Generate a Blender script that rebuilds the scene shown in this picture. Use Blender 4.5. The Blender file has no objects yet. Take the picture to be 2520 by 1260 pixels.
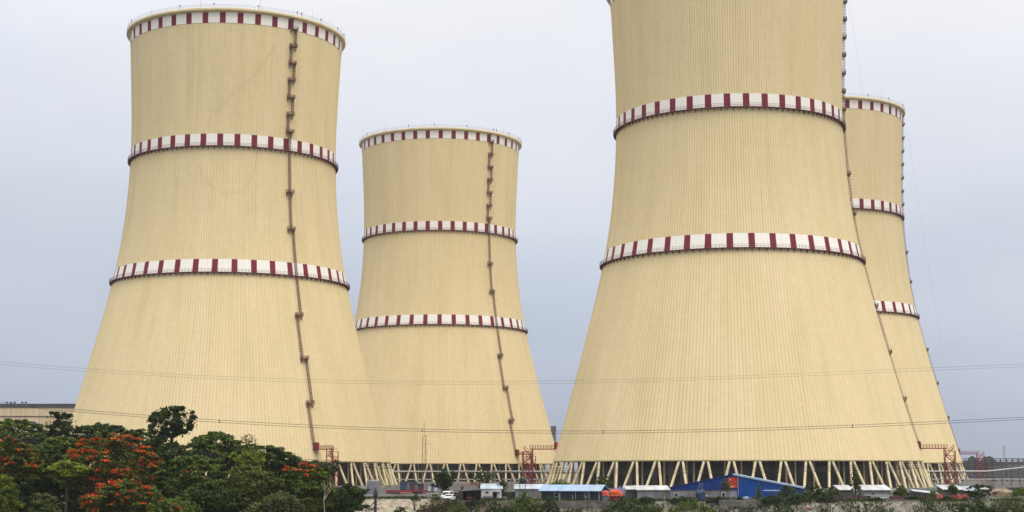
import bpy, math, random
import numpy as np
from mathutils import Vector, Matrix, noise as mnoise

# ------------------------------------------------------------------ scene basics
scn = bpy.context.scene
COL = scn.collection
PI = math.pi
R = math.radians
CAMZ = 7.0
F_PX = 3744.5; PITCH = 0.1391; ROLL = -0.0004

cp, sp = math.cos(PITCH), math.sin(PITCH)
_fw = Vector((0, cp, sp)); _up = Vector((0, -sp, cp)); _rt = Vector((1, 0, 0))
cr, sr = math.cos(ROLL), math.sin(ROLL)
RT = _rt * cr + _up * sr
UP = _up * cr - _rt * sr
cam_d = bpy.data.cameras.new('camera')
cam = bpy.data.objects.new('camera', cam_d); COL.objects.link(cam)
M = Matrix((RT, UP, -_fw)).transposed().to_4x4()
M.translation = (0, 0, CAMZ)
cam.matrix_world = M
cam_d.sensor_width = 36.0
cam_d.lens = 36.0 * F_PX / 2520.0
cam_d.clip_start = 1.0
cam_d.clip_end = 20000
scn.camera = cam


def W(px, py, Y):
    """world point at depth Y that the photograph shows at px, py"""
    d = _fw + RT * ((px - 1260) / F_PX) - UP * ((py - 630) / F_PX)
    k = Y / d.y
    return Vector((d.x * k, Y, CAMZ + d.z * k))


# ------------------------------------------------------------------ materials
def new_mat(name):
    m = bpy.data.materials.new(name); m.use_nodes = True
    nt = m.node_tree
    b = nt.nodes['Principled BSDF']
    return m, nt, b


def N(nt, typ, **kw):
    n = nt.nodes.new(typ)
    for k, v in kw.items():
        setattr(n, k, v)
    return n


def math_n(nt, op, a, b=None, clamp=False):
    n = N(nt, 'ShaderNodeMath', operation=op, use_clamp=clamp)
    for i, v in enumerate((a, b)):
        if v is None:
            continue
        if isinstance(v, (int, float)):
            n.inputs[i].default_value = v
        else:
            nt.links.new(v, n.inputs[i])
    return n.outputs[0]


def mix_col(nt, fac, a, b, mode='MIX'):
    n = N(nt, 'ShaderNodeMix', data_type='RGBA', blend_type=mode)
    for sock, v in ((n.inputs[0], fac), (n.inputs[6], a), (n.inputs[7], b)):
        if isinstance(v, (int, float)):
            sock.default_value = v
        elif isinstance(v, (tuple, list)):
            sock.default_value = (*v[:3], 1)
        else:
            nt.links.new(v, sock)
    return n.outputs[2]


def ramp(nt, fac, stops):
    n = N(nt, 'ShaderNodeValToRGB')
    cr_ = n.color_ramp
    while len(cr_.elements) < len(stops):
        cr_.elements.new(0.5)
    for e, (p, c) in zip(cr_.elements, stops):
        e.position = p
        e.color = (*c[:3], 1) if isinstance(c, (tuple, list)) else (c, c, c, 1)
    nt.links.new(fac, n.inputs[0])
    return n.outputs[0]


def mat_plain(name, col, rough=0.7, var=0.25, scale=1.5, metal=0.0, coord='Object', dirt=None, bump=0.0, stretch=(1, 1, 1)):
    m, nt, b = new_mat(name)
    tc = N(nt, 'ShaderNodeTexCoord')
    mp = N(nt, 'ShaderNodeMapping'); mp.inputs['Scale'].default_value = stretch
    nt.links.new(tc.outputs[coord], mp.inputs[0])
    nz = N(nt, 'ShaderNodeTexNoise'); nz.inputs['Scale'].default_value = scale; nz.inputs['Detail'].default_value = 6
    nt.links.new(mp.outputs[0], nz.inputs['Vector'])
    lo = [max(0, c * (1 - var)) for c in col]; hi = [min(1, c * (1 + var)) for c in col]
    c = ramp(nt, nz.outputs[0], [(0.3, lo), (0.7, hi)])
    if dirt:
        n2 = N(nt, 'ShaderNodeTexNoise'); n2.inputs['Scale'].default_value = scale * 0.45; n2.inputs['Detail'].default_value = 8
        nt.links.new(mp.outputs[0], n2.inputs['Vector'])
        f = ramp(nt, n2.outputs[0], [(0.48, 0.0), (0.66, 0.8)])
        c = mix_col(nt, f, c, dirt)
    nt.links.new(c, b.inputs['Base Color'])
    b.inputs['Roughness'].default_value = rough
    b.inputs['Metallic'].default_value = metal
    if bump:
        bp = N(nt, 'ShaderNodeBump'); bp.inputs['Strength'].default_value = bump
        nt.links.new(nz.outputs[0], bp.inputs['Height'])
        nt.links.new(bp.outputs[0], b.inputs['Normal'])
    return m


def mat_corrugated(name, col, pitch=0.25, rough=0.45, var=0.15, dirt=None, ax=0):
    m = mat_plain(name, col, rough, var, 0.6, dirt=dirt)
    nt = m.node_tree; b = nt.nodes['Principled BSDF']; b.inputs['Specular IOR Level'].default_value = 0.2
    tc = N(nt, 'ShaderNodeTexCoord'); sx = N(nt, 'ShaderNodeSeparateXYZ')
    nt.links.new(tc.outputs['Object'], sx.inputs[0])
    v = math_n(nt, 'MULTIPLY', sx.outputs[ax], 2 * PI / pitch)
    s = math_n(nt, 'SINE', v)
    bp = N(nt, 'ShaderNodeBump'); bp.inputs['Strength'].default_value = 0.6; bp.inputs['Distance'].default_value = 0.04
    nt.links.new(s, bp.inputs['Height']); nt.links.new(bp.outputs[0], b.inputs['Normal'])
    # individual sheets differ a little in tone
    k = math_n(nt, 'FLOOR', math_n(nt, 'MULTIPLY', sx.outputs[ax], 1.1))
    wn = N(nt, 'ShaderNodeTexWhiteNoise', noise_dimensions='1D'); nt.links.new(k, wn.inputs['W'])
    src = b.inputs['Base Color'].links[0].from_socket
    g = ramp(nt, wn.outputs['Value'], [(0, 0.82), (1, 1.0)])
    nt.links.new(mix_col(nt, 1.0, src, g, 'MULTIPLY'), b.inputs['Base Color'])
    return m


def mat_leaf(name, lo, mid, hi):
    m, nt, b = new_mat(name)
    g = N(nt, 'ShaderNodeNewGeometry')
    c = ramp(nt, g.outputs['Random Per Island'], [(0.0, lo), (0.5, mid), (1.0, hi)])
    tc = N(nt, 'ShaderNodeTexCoord')
    nz = N(nt, 'ShaderNodeTexNoise'); nz.inputs['Scale'].default_value = 0.45; nz.inputs['Detail'].default_value = 2
    nt.links.new(tc.outputs['Object'], nz.inputs['Vector'])
    f = ramp(nt, nz.outputs[0], [(0.35, (0.62, 0.66, 0.62)), (0.5, (1.0, 1.0, 1.0)), (0.66, (1.5, 1.38, 1.1))])
    c = mix_col(nt, 1.0, c, f, 'MULTIPLY')
    nt.links.new(c, b.inputs['Base Color'])
    b.inputs['Roughness'].default_value = 0.65
    b.inputs['Specular IOR Level'].default_value = 0.06
    tr = N(nt, 'ShaderNodeBsdfTranslucent'); nt.links.new(c, tr.inputs[0])
    ms = N(nt, 'ShaderNodeMixShader'); ms.inputs[0].default_value = 0.22
    out = nt.nodes['Material Output']
    nt.links.new(b.outputs[0], ms.inputs[1]); nt.links.new(tr.outputs[0], ms.inputs[2])
    nt.links.new(ms.outputs[0], out.inputs[0])
    return m


def mat_shell():
    """cream painted concrete: ribs, formwork lifts, vertical stains.  UV: u = azimuth 0..1, v = height/100"""
    m, nt, b = new_mat('tower_cream_paint')
    uv = N(nt, 'ShaderNodeUVMap'); sx = N(nt, 'ShaderNodeSeparateXYZ'); nt.links.new(uv.outputs[0], sx.inputs[0])
    U, V = sx.outputs[0], sx.outputs[1]
    oi = N(nt, 'ShaderNodeObjectInfo')
    sh = math_n(nt, 'MULTIPLY', oi.outputs['Random'], 37.0)
    u3 = math_n(nt, 'MULTIPLY', U, 300.0)
    fr = math_n(nt, 'FRACT', u3)
    rid = math_n(nt, 'FLOOR', u3)
    d = math_n(nt, 'ABSOLUTE', math_n(nt, 'SUBTRACT', fr, 0.5))
    line = ramp(nt, d, [(0.055, 1.0), (0.12, 0.0)])
    wn = N(nt, 'ShaderNodeTexWhiteNoise', noise_dimensions='1D'); nt.links.new(math_n(nt, 'ADD', rid, sh), wn.inputs['W'])
    # soot collected along each rib varies rib by rib and with height
    cv = N(nt, 'ShaderNodeCombineXYZ')
    nt.links.new(math_n(nt, 'ADD', math_n(nt, 'MULTIPLY', U, 90.0), sh), cv.inputs[0]); nt.links.new(math_n(nt, 'MULTIPLY', V, 6.0), cv.inputs[1])
    n1 = N(nt, 'ShaderNodeTexNoise'); n1.inputs['Scale'].default_value = 1.0; n1.inputs['Detail'].default_value = 4
    nt.links.new(cv.outputs[0], n1.inputs['Vector'])
    amt = math_n(nt, 'MULTIPLY', line, math_n(nt, 'ADD', math_n(nt, 'MULTIPLY', wn.outputs['Value'], 0.17), math_n(nt, 'MULTIPLY', n1.outputs[0], 0.11)))
    # formwork panels: one tone per lift and bay
    lift = math_n(nt, 'FLOOR', math_n(nt, 'MULTIPLY', V, 66.0))
    bay = math_n(nt, 'FLOOR', math_n(nt, 'MULTIPLY', U, 150.0))
    c2 = N(nt, 'ShaderNodeCombineXYZ'); nt.links.new(lift, c2.inputs[1]); nt.links.new(bay, c2.inputs[0]); nt.links.new(sh, c2.inputs[2])
    w2 = N(nt, 'ShaderNodeTexWhiteNoise', noise_dimensions='3D'); nt.links.new(c2.outputs[0], w2.inputs['Vector'])
    # broad patches and vertical washes
    c3 = N(nt, 'ShaderNodeCombineXYZ')
    nt.links.new(math_n(nt, 'ADD', math_n(nt, 'MULTIPLY', U, 40.0), sh), c3.inputs[0]); nt.links.new(math_n(nt, 'MULTIPLY', V, 2.0), c3.inputs[1])
    n3 = N(nt, 'ShaderNodeTexNoise'); n3.inputs['Scale'].default_value = 1.0; n3.inputs['Detail'].default_value = 5
    nt.links.new(c3.outputs[0], n3.inputs['Vector'])
    c4 = N(nt, 'ShaderNodeCombineXYZ')
    nt.links.new(math_n(nt, 'ADD', math_n(nt, 'MULTIPLY', U, 160.0), sh), c4.inputs[0]); nt.links.new(math_n(nt, 'MULTIPLY', V, 2.6), c4.inputs[1])
    n4 = N(nt, 'ShaderNodeTexNoise'); n4.inputs['Scale'].default_value = 1.0; n4.inputs['Detail'].default_value = 3
    nt.links.new(c4.outputs[0], n4.inputs['Vector'])
    base = ramp(nt, n3.outputs[0], [(0.32, (0.680, 0.546, 0.300)), (0.5, (0.722, 0.580, 0.326)), (0.68, (0.752, 0.596, 0.356))])
    g = math_n(nt, 'ADD', math_n(nt, 'MULTIPLY', w2.outputs['Value'], 0.045), math_n(nt, 'MULTIPLY', n4.outputs[0], 0.17))
    g = math_n(nt, 'ADD', g, 0.885)
    gc = N(nt, 'ShaderNodeCombineColor'); [nt.links.new(g, gc.inputs[i]) for i in range(3)]
    col = mix_col(nt, 1.0, base, gc.outputs[0], 'MULTIPLY')
    col = mix_col(nt, amt, col, (0.22, 0.145, 0.075))
    # a few rust runs on single ribs
    c5 = N(nt, 'ShaderNodeCombineXYZ')
    nt.links.new(math_n(nt, 'ADD', rid, sh), c5.inputs[0]); nt.links.new(math_n(nt, 'MULTIPLY', V, 3.0), c5.inputs[1])
    n5 = N(nt, 'ShaderNodeTexNoise'); n5.inputs['Scale'].default_value = 1.0; n5.inputs['Detail'].default_value = 1
    nt.links.new(c5.outputs[0], n5.inputs['Vector'])
    rr = math_n(nt, 'MULTIPLY', ramp(nt, n5.outputs[0], [(0.66, 0.0), (0.76, 0.45)]), line)
    col = mix_col(nt, rr, col, (0.42, 0.19, 0.07))
    # faint construction joints between lifts
    jf = math_n(nt, 'FRACT', math_n(nt, 'MULTIPLY', V, 66.0))
    jl = math_n(nt, 'MULTIPLY', ramp(nt, jf, [(0.0, 1.0), (0.09, 0.0)]), ramp(nt, n3.outputs[0], [(0.42, 0.0), (0.65, 0.30)]))
    col = mix_col(nt, jl, col, (0.30, 0.21, 0.11))
    nt.links.new(col, b.inputs['Base Color'])
    b.inputs['Roughness'].default_value = 0.8
    b.inputs['Specular IOR Level'].default_value = 0.2
    return m


def mat_band(name, col, stain):
    m, nt, b = new_mat(name)
    uv = N(nt, 'ShaderNodeUVMap'); sx = N(nt, 'ShaderNodeSeparateXYZ'); nt.links.new(uv.outputs[0], sx.inputs[0])
    cv = N(nt, 'ShaderNodeCombineXYZ')
    nt.links.new(math_n(nt, 'MULTIPLY', sx.outputs[0], 300.0), cv.inputs[0]); nt.links.new(math_n(nt, 'MULTIPLY', sx.outputs[1], 14.0), cv.inputs[1])
    n = N(nt, 'ShaderNodeTexNoise'); n.inputs['Scale'].default_value = 1.0; n.inputs['Detail'].default_value = 5
    nt.links.new(cv.outputs[0], n.inputs['Vector'])
    f = ramp(nt, n.outputs[0], [(0.48, 0.0), (0.85, 0.30)])
    fr = math_n(nt, 'FRACT', math_n(nt, 'MULTIPLY', sx.outputs[0], 300.0))
    d = math_n(nt, 'ABSOLUTE', math_n(nt, 'SUBTRACT', fr, 0.5))
    line = ramp(nt, d, [(0.06, 0.06), (0.14, 0.0)])
    c = mix_col(nt, f, col, stain)
    c = mix_col(nt, line, c, [x * 0.5 for x in stain])
    nt.links.new(c, b.inputs['Base Color']); b.inputs['Roughness'].default_value = 0.65
    b.inputs['Specular IOR Level'].default_value = 0.2
    return m


def mat_interior_shade():  # darkness inside the tower put into the colour, random tone per panel
    m, nt, b = new_mat('interior_shade')
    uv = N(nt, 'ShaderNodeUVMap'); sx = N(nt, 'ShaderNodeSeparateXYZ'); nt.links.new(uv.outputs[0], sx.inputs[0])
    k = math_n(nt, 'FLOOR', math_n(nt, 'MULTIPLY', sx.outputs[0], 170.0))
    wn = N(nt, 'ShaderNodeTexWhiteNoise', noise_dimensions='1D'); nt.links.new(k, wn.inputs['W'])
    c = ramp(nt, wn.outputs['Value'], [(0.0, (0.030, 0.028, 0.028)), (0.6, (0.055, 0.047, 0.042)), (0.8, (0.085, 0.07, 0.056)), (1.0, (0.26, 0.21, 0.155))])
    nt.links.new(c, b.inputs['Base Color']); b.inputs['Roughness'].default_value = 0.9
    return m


MAT = {}
MAT['cream'] = mat_shell()
MAT['white_band'] = mat_band('band_white_paint', (0.84, 0.80, 0.72), (0.66, 0.58, 0.46))
MAT['red_band'] = mat_band('band_maroon_paint', (0.175, 0.014, 0.030), (0.10, 0.014, 0.02))
MAT['rim'] = mat_plain('rim_cream_concrete', (0.68, 0.56, 0.33), 0.85, 0.10, 0.3)
MAT['legs'] = mat_plain('leg_cream_paint', (0.69, 0.575, 0.34), 0.75, 0.10, 0.5, dirt=(0.55, 0.45, 0.29))
MAT['column'] = mat_plain('inner_column_paint', (0.66, 0.53, 0.32), 0.85, 0.2, 0.4)
MAT['walk'] = mat_plain('walkway_maroon_steel', (0.120, 0.018, 0.028), 0.6, 0.25, 0.8)
MAT['rail'] = mat_plain('railing_maroon_steel', (0.11, 0.030, 0.034), 0.6, 0.25, 0.8)
MAT['rimrail'] = mat_plain('rim_rail_grey', (0.36, 0.33, 0.31), 0.6, 0.2, 0.8)
MAT['ladder'] = mat_plain('ladder_brown_steel', (0.150, 0.062, 0.055), 0.7, 0.3, 0.8)
MAT['red'] = mat_plain('stair_red_steel', (0.235, 0.012, 0.022), 0.5, 0.25, 0.6)
MAT['lamp'] = mat_plain('lamp_dark', (0.03, 0.028, 0.03), 0.5, 0.2)
MAT['fill'] = mat_interior_shade()
MAT['concrete'] = mat_plain('grey_concrete', (0.30, 0.29, 0.27), 0.85, 0.22, 0.35, dirt=(0.17, 0.15, 0.125))
MAT['concrete_light'] = mat_plain('pale_concrete', (0.40, 0.38, 0.34), 0.85, 0.15, 0.4, dirt=(0.25, 0.22, 0.18))
MAT['concrete_old'] = mat_plain('weathered_concrete', (0.15, 0.137, 0.118), 0.9, 0.4, 0.6, dirt=(0.075, 0.062, 0.05), bump=0.3)
MAT['frame_grey'] = mat_plain('grey_frame', (0.26, 0.27, 0.28), 0.6, 0.15)
MAT['pipe'] = mat_plain('pipe_cladding', (0.40, 0.385, 0.37), 0.45, 0.10, 0.4)
MAT['steel'] = mat_plain('grey_steel', (0.115, 0.115, 0.125), 0.6, 0.2, 0.7)
MAT['haze_wall'] = mat_plain('haze_grey_sheet', (0.075, 0.078, 0.088), 0.7, 0.25, 0.15)  # distance haze put into the blue-grey wall colour
MAT['steel_pale'] = mat_plain('pale_grey_steel', (0.25, 0.26, 0.29), 0.6, 0.2, 0.4)
MAT['steel_dark'] = mat_plain('dark_steel', (0.045, 0.04, 0.045), 0.6, 0.3, 0.7)
MAT['wire'] = mat_plain('wire_dark', (0.035, 0.033, 0.035), 0.5, 0.1)
MAT['wire_pale'] = mat_plain('wire_weathered', (0.13, 0.12, 0.11), 0.5, 0.1)
MAT['cable'] = mat_plain('cable_brown', (0.44, 0.35, 0.20), 0.7, 0.1)
MAT['hall'] = mat_corrugated('hall_cream_sheet', (0.66, 0.52, 0.33), 1.6, 0.6, 0.06)
MAT['hall_dark'] = mat_plain('hall_parapet', (0.055, 0.052, 0.06), 0.6, 0.2, 0.2)
MAT['glass'] = mat_plain('dull_glass', (0.10, 0.12, 0.15), 0.2, 0.3, 0.6)
MAT['dark_glass'] = mat_plain('dark_glass', (0.012, 0.013, 0.016), 0.15, 0.2, 0.6)
MAT['blue_wall'] = mat_corrugated('blue_sheet', (0.003, 0.036, 0.215), 0.3, 0.45, 0.16, dirt=(0.008, 0.035, 0.13))
MAT['blue_bright'] = mat_corrugated('bright_blue_sheet', (0.004, 0.062, 0.30), 0.3, 0.45, 0.14, dirt=(0.008, 0.05, 0.18))
MAT['blue_roof'] = mat_corrugated('pale_blue_roof', (0.30, 0.43, 0.62), 0.3, 0.4, 0.12, dirt=(0.34, 0.40, 0.48))
MAT['roof_white'] = mat_corrugated('whitish_roof_sheet', (0.56, 0.57, 0.58), 0.3, 0.4, 0.14, dirt=(0.40, 0.38, 0.36))
MAT['roof_tint'] = mat_corrugated('blue_white_roof_sheet', (0.46, 0.54, 0.62), 0.3, 0.4, 0.2, dirt=(0.25, 0.27, 0.28))
MAT['teal_wall'] = mat_corrugated('teal_sheet', (0.010, 0.038, 0.045), 0.3, 0.5, 0.3, dirt=(0.008, 0.020, 0.045))
MAT['grey_sheet'] = mat_corrugated('grey_sheet', (0.22, 0.235, 0.25), 0.3, 0.45, 0.2, dirt=(0.13, 0.10, 0.08))
MAT['grey_dark_sheet'] = mat_corrugated('dark_grey_sheet', (0.085, 0.08, 0.075), 0.3, 0.6, 0.3, dirt=(0.08, 0.05, 0.035))
MAT['scrap'] = mat_corrugated('rusty_sheet', (0.07, 0.05, 0.05), 0.3, 0.8, 0.5, dirt=(0.12, 0.055, 0.035))
MAT['frame_white'] = mat_plain('white_frame', (0.62, 0.60, 0.58), 0.6, 0.12)
MAT['orange_tarp'] = mat_plain('orange_tarp', (0.60, 0.105, 0.025), 0.55, 0.25, 1.2, bump=0.5)
MAT['red_tarp'] = mat_plain('red_tarp', (0.52, 0.07, 0.045), 0.55, 0.3, 1.2, bump=0.5)
MAT['dull_red_tarp'] = mat_plain('dull_red_tarp', (0.27, 0.055, 0.032), 0.7, 0.4, 1.4, bump=0.5)
MAT['dull_orange'] = mat_plain('dull_orange_steel', (0.34, 0.115, 0.04), 0.7, 0.3, 1.0)
MAT['dull_blue'] = mat_plain('dull_blue_paint', (0.02, 0.04, 0.09), 0.7, 0.3, 0.8)
MAT['blue_tarp'] = mat_plain('blue_tarp', (0.018, 0.12, 0.40), 0.5, 0.3, 1.2, bump=0.5)
MAT['blue_cover'] = mat_plain('dark_blue_cover', (0.006, 0.028, 0.085), 0.55, 0.4, 1.5, stretch=(2, 2, 0.3))
MAT['red_panel'] = mat_corrugated('red_sheet', (0.43, 0.045, 0.02), 0.35, 0.5, 0.15)
MAT['white_paint'] = mat_plain('white_car_paint', (0.74, 0.74, 0.73), 0.3, 0.04)
MAT['tyre'] = mat_plain('tyre_rubber', (0.02, 0.02, 0.02), 0.85, 0.2)
MAT['chrome'] = mat_plain('dull_metal', (0.42, 0.42, 0.43), 0.35, 0.1, metal=0.6)
MAT['tank'] = mat_plain('tank_galvanised', (0.185, 0.20, 0.225), 0.5, 0.14, 0.8, dirt=(0.15, 0.14, 0.14), stretch=(1, 1, 0.2))
MAT['black_tank'] = mat_plain('black_plastic', (0.012, 0.013, 0.016), 0.4, 0.3)
MAT['bark'] = mat_plain('bark_brown', (0.036, 0.028, 0.022), 0.9, 0.35, 1.5)
MAT['bark_pale'] = mat_plain('bark_pale', (0.26, 0.21, 0.165), 0.9, 0.25, 1.5)
MAT['wood'] = mat_plain('dark_wood', (0.030, 0.024, 0.024), 0.85, 0.35, 2.0)
MAT['skin'] = mat_plain('skin_brown', (0.16, 0.085, 0.055), 0.6, 0.1)
MAT['hair'] = mat_plain('black_hair', (0.012, 0.010, 0.009), 0.6, 0.1)
MAT['shirt_blue'] = mat_plain('pale_blue_cloth', (0.16, 0.42, 0.56), 0.8, 0.1)
MAT['shirt_white'] = mat_plain('white_cloth', (0.60, 0.58, 0.56), 0.8, 0.1)
MAT['trousers'] = mat_plain('navy_cloth', (0.018, 0.020, 0.045), 0.85, 0.2)
MAT['rock'] = mat_plain('rubble_stone', (0.22, 0.195, 0.165), 0.9, 0.45, 0.9, bump=0.4)
MAT['sand'] = mat_plain('sand_pile', (0.25, 0.19, 0.125), 0.95, 0.2, 0.7, bump=0.4)
MAT['white_plastic'] = mat_plain('white_plastic', (0.62, 0.62, 0.60), 0.5, 0.2)
MAT['green_paint'] = mat_plain('green_paint', (0.02, 0.10, 0.06), 0.6, 0.2)

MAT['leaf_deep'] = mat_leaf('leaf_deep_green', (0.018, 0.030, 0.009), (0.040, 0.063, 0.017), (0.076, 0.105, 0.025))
MAT['leaf_mid'] = mat_leaf('leaf_mid_green', (0.032, 0.054, 0.011), (0.076, 0.112, 0.021), (0.135, 0.172, 0.030))
MAT['leaf_light'] = mat_leaf('leaf_light_green', (0.062, 0.092, 0.013), (0.130, 0.172, 0.024), (0.205, 0.240, 0.038))
MAT['leaf_olive'] = mat_leaf('leaf_olive', (0.044, 0.056, 0.013), (0.090, 0.108, 0.024), (0.150, 0.160, 0.035))
MAT['leaf_grey'] = mat_leaf('leaf_grey_green', (0.036, 0.050, 0.018), (0.072, 0.092, 0.032), (0.120, 0.140, 0.050))
MAT['leaf_brown'] = mat_leaf('leaf_brown_dry', (0.040, 0.030, 0.018), (0.080, 0.056, 0.034), (0.120, 0.090, 0.050))
MAT['leaf_far'] = mat_leaf('leaf_far_tree', (0.030, 0.040, 0.028), (0.045, 0.058, 0.040), (0.065, 0.078, 0.05))
MAT['blossom'] = mat_leaf('blossom_orange_red', (0.27, 0.026, 0.011), (0.50, 0.060, 0.014), (0.68, 0.125, 0.022))
MAT['blossom_deep'] = mat_leaf('blossom_deep_red', (0.22, 0.022, 0.018), (0.40, 0.050, 0.022), (0.58, 0.100, 0.030))


# ------------------------------------------------------------------ mesh builder
class MB:
    def __init__(self):
        self.v = []; self.f = []; self.m = []; self.uv = None

    def add(self, vs, fs, mi=0):
        o = len(self.v); self.v += [tuple(p) for p in vs]
        self.f += [tuple(i + o for i in f) for f in fs]; self.m += [mi] * len(fs)

    def box(self, c, s, rz=0.0, mi=0, basis=None):
        hx, hy, hz = s[0] / 2, s[1] / 2, s[2] / 2
        vs = []
        for dx, dy, dz in ((-1, -1, -1), (1, -1, -1), (1, 1, -1), (-1, 1, -1), (-1, -1, 1), (1, -1, 1), (1, 1, 1), (-1, 1, 1)):
            p = Vector((dx * hx, dy * hy, dz * hz))
            if basis is not None:
                p = basis @ p
            elif rz:
                p = Matrix.Rotation(rz, 3, 'Z') @ p
            vs.append(p + Vector(c))
        self.add(vs, [(0, 3, 2, 1), (4, 5, 6, 7), (0, 1, 5, 4), (1, 2, 6, 5), (2, 3, 7, 6), (3, 0, 4, 7)], mi)

    def tube(self, p0, p1, r0, r1=None, n=6, mi=0, caps=True):
        r1 = r0 if r1 is None else r1
        p0 = Vector(p0); p1 = Vector(p1); d = p1 - p0
        if d.length < 1e-6:
            return
        d.normalize()
        a = Vector((0, 0, 1)) if abs(d.z) < 0.9 else Vector((1, 0, 0))
        x = d.cross(a).normalized(); y = d.cross(x)
        vs = []
        for p, r in ((p0, r0), (p1, r1)):
            for i in range(n):
                t = 2 * PI * i / n + PI / n
                vs.append(p + x * (r * math.cos(t)) + y * (r * math.sin(t)))
        fs = [(i, (i + 1) % n, n + (i + 1) % n, n + i) for i in range(n)]
        if caps:
            fs += [tuple(range(n - 1, -1, -1)), tuple(range(n, 2 * n))]
        self.add(vs, fs, mi)

    def path(self, pts, r, n=5, mi=0):
        for a, b in zip(pts[:-1], pts[1:]):
            self.tube(a, b, r, r, n, mi)

    def bar(self, p0, p1, t=0.1, mi=0):
        self.tube(p0, p1, t * 0.7071, None, 4, mi)

    def prism(self, poly, y0, y1, mi=0):
        """poly: (x, z) outline, extruded along y"""
        n = len(poly)
        vs = [(x, y0, z) for x, z in poly] + [(x, y1, z) for x, z in poly]
        fs = [tuple(range(n)), tuple(range(2 * n - 1, n - 1, -1))] + [(i, n + i, n + (i + 1) % n, (i + 1) % n) for i in range(n)]
        self.add(vs, fs, mi)

    def lathe(self, prof, n=48, mi=0, c=(0, 0, 0), close=True):
        vs = []; k = len(prof)
        for i in range(n):
            a = 2 * PI * i / n
            for r, z in prof:
                vs.append((c[0] + r * math.sin(a), c[1] - r * math.cos(a), c[2] + z))
        fs = []
        for i in range(n):
            j = (i + 1) % n
            rng = range(k) if close else range(k - 1)
            for q in rng:
                q2 = (q + 1) % k
                fs.append((i * k + q, j * k + q, j * k + q2, i * k + q2))
        self.add(vs, fs, mi)

    def build(self, name, mats, parent=None, smooth=False, origin=None):
        me = bpy.data.meshes.new(name)
        vs = self.v
        if origin is not None:
            ox, oy, oz = origin
            vs = [(x - ox, y - oy, z - oz) for x, y, z in vs]
        me.from_pydata(vs, [], self.f)
        if not isinstance(mats, (list, tuple)):
            mats = [mats]
        for m in mats:
            me.materials.append(m)
        if len(mats) > 1:
            me.polygons.foreach_set('material_index', self.m)
        if smooth:
            me.polygons.foreach_set('use_smooth', [True] * len(me.polygons))
        me.update()
        o = bpy.data.objects.new(name, me); COL.objects.link(o)
        if parent is not None:
            o.parent = parent
        return o


def tag(o, label=None, cat=None, group=None, kind=None):
    if label: o['label'] = label
    if cat: o['category'] = cat
    if group: o['group'] = group
    if kind: o['kind'] = kind
    return o


def thing(name, loc, label, cat, group=None, rz=0.0):
    o = bpy.data.objects.new(name, None); COL.objects.link(o)
    o.location = loc; o.rotation_euler = (0, 0, rz); o.empty_display_size = 0.5
    return tag(o, label, cat, group)


def copy_tree(o, parent=None):
    c = o.copy(); COL.objects.link(c)
    if parent is not None:
        c.parent = parent
    for ch in o.children:
        copy_tree(ch, c)
    return c


def mesh_np(name, V, Fq, mats, parent=None, uv=None, smooth=False, midx=None):
    me = bpy.data.meshes.new(name)
    V = np.asarray(V, dtype=np.float32); Fq = np.asarray(Fq, dtype=np.int32)
    nf, k = Fq.shape
    me.vertices.add(len(V)); me.vertices.foreach_set('co', V.ravel())
    me.loops.add(nf * k); me.loops.foreach_set('vertex_index', Fq.ravel())
    me.polygons.add(nf); me.polygons.foreach_set('loop_start', np.arange(0, nf * k, k, dtype=np.int32))
    me.polygons.foreach_set('loop_total', np.full(nf, k, dtype=np.int32))
    if midx is not None:
        me.polygons.foreach_set('material_index', np.asarray(midx, dtype=np.int32))
    if smooth:
        me.polygons.foreach_set('use_smooth', np.ones(nf, dtype=bool))
    if uv is not None:
        l = me.uv_layers.new(name='UVMap'); l.data.foreach_set('uv', np.asarray(uv, dtype=np.float32).ravel())
    for m in (mats if isinstance(mats, (list, tuple)) else [mats]):
        me.materials.append(m)
    me.update(calc_edges=True); me.validate()
    o = bpy.data.objects.new(name, me); COL.objects.link(o)
    if parent is not None:
        o.parent = parent
    return o


# ------------------------------------------------------------------ cooling tower
Z0 = 9.78                       # underside of the shell above ground
KH = np.array([0, 17, 34, 52, 70, 88, 104, 120, 136, 152, 168.])
KR = np.array([63.68, 58.82, 54.21, 49.62, 45.50, 42.50, 41.00, 40.33, 40.55, 41.28, 42.10])


def _spl():
    n = len(KH); h = np.diff(KH); A = np.zeros((n, n)); b = np.zeros(n); A[0, 0] = A[-1, -1] = 1
    for i in range(1, n - 1):
        A[i, i - 1] = h[i - 1]; A[i, i] = 2 * (h[i - 1] + h[i]); A[i, i + 1] = h[i]
        b[i] = 6 * ((KR[i + 1] - KR[i]) / h[i] - (KR[i] - KR[i - 1]) / h[i - 1])
    return np.linalg.solve(A, b)


_SM = _spl()


def rad(x):
    x = np.atleast_1d(np.asarray(x, dtype=float)); n = len(KH)
    j = np.clip(np.searchsorted(KH, x) - 1, 0, n - 2); t = x - KH[j]; u = KH[j + 1] - x; H = KH[j + 1] - KH[j]
    return (_SM[j] * u ** 3 + _SM[j + 1] * t ** 3) / (6 * H) + (KR[j] / H - _SM[j] * H / 6) * u + (KR[j + 1] / H - _SM[j + 1] * H / 6) * t


def rad1(h):
    return float(rad(h)[0])


def P(az, r, z):
    a = R(az)
    return Vector((r * math.sin(a), -r * math.cos(a), z))


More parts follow.
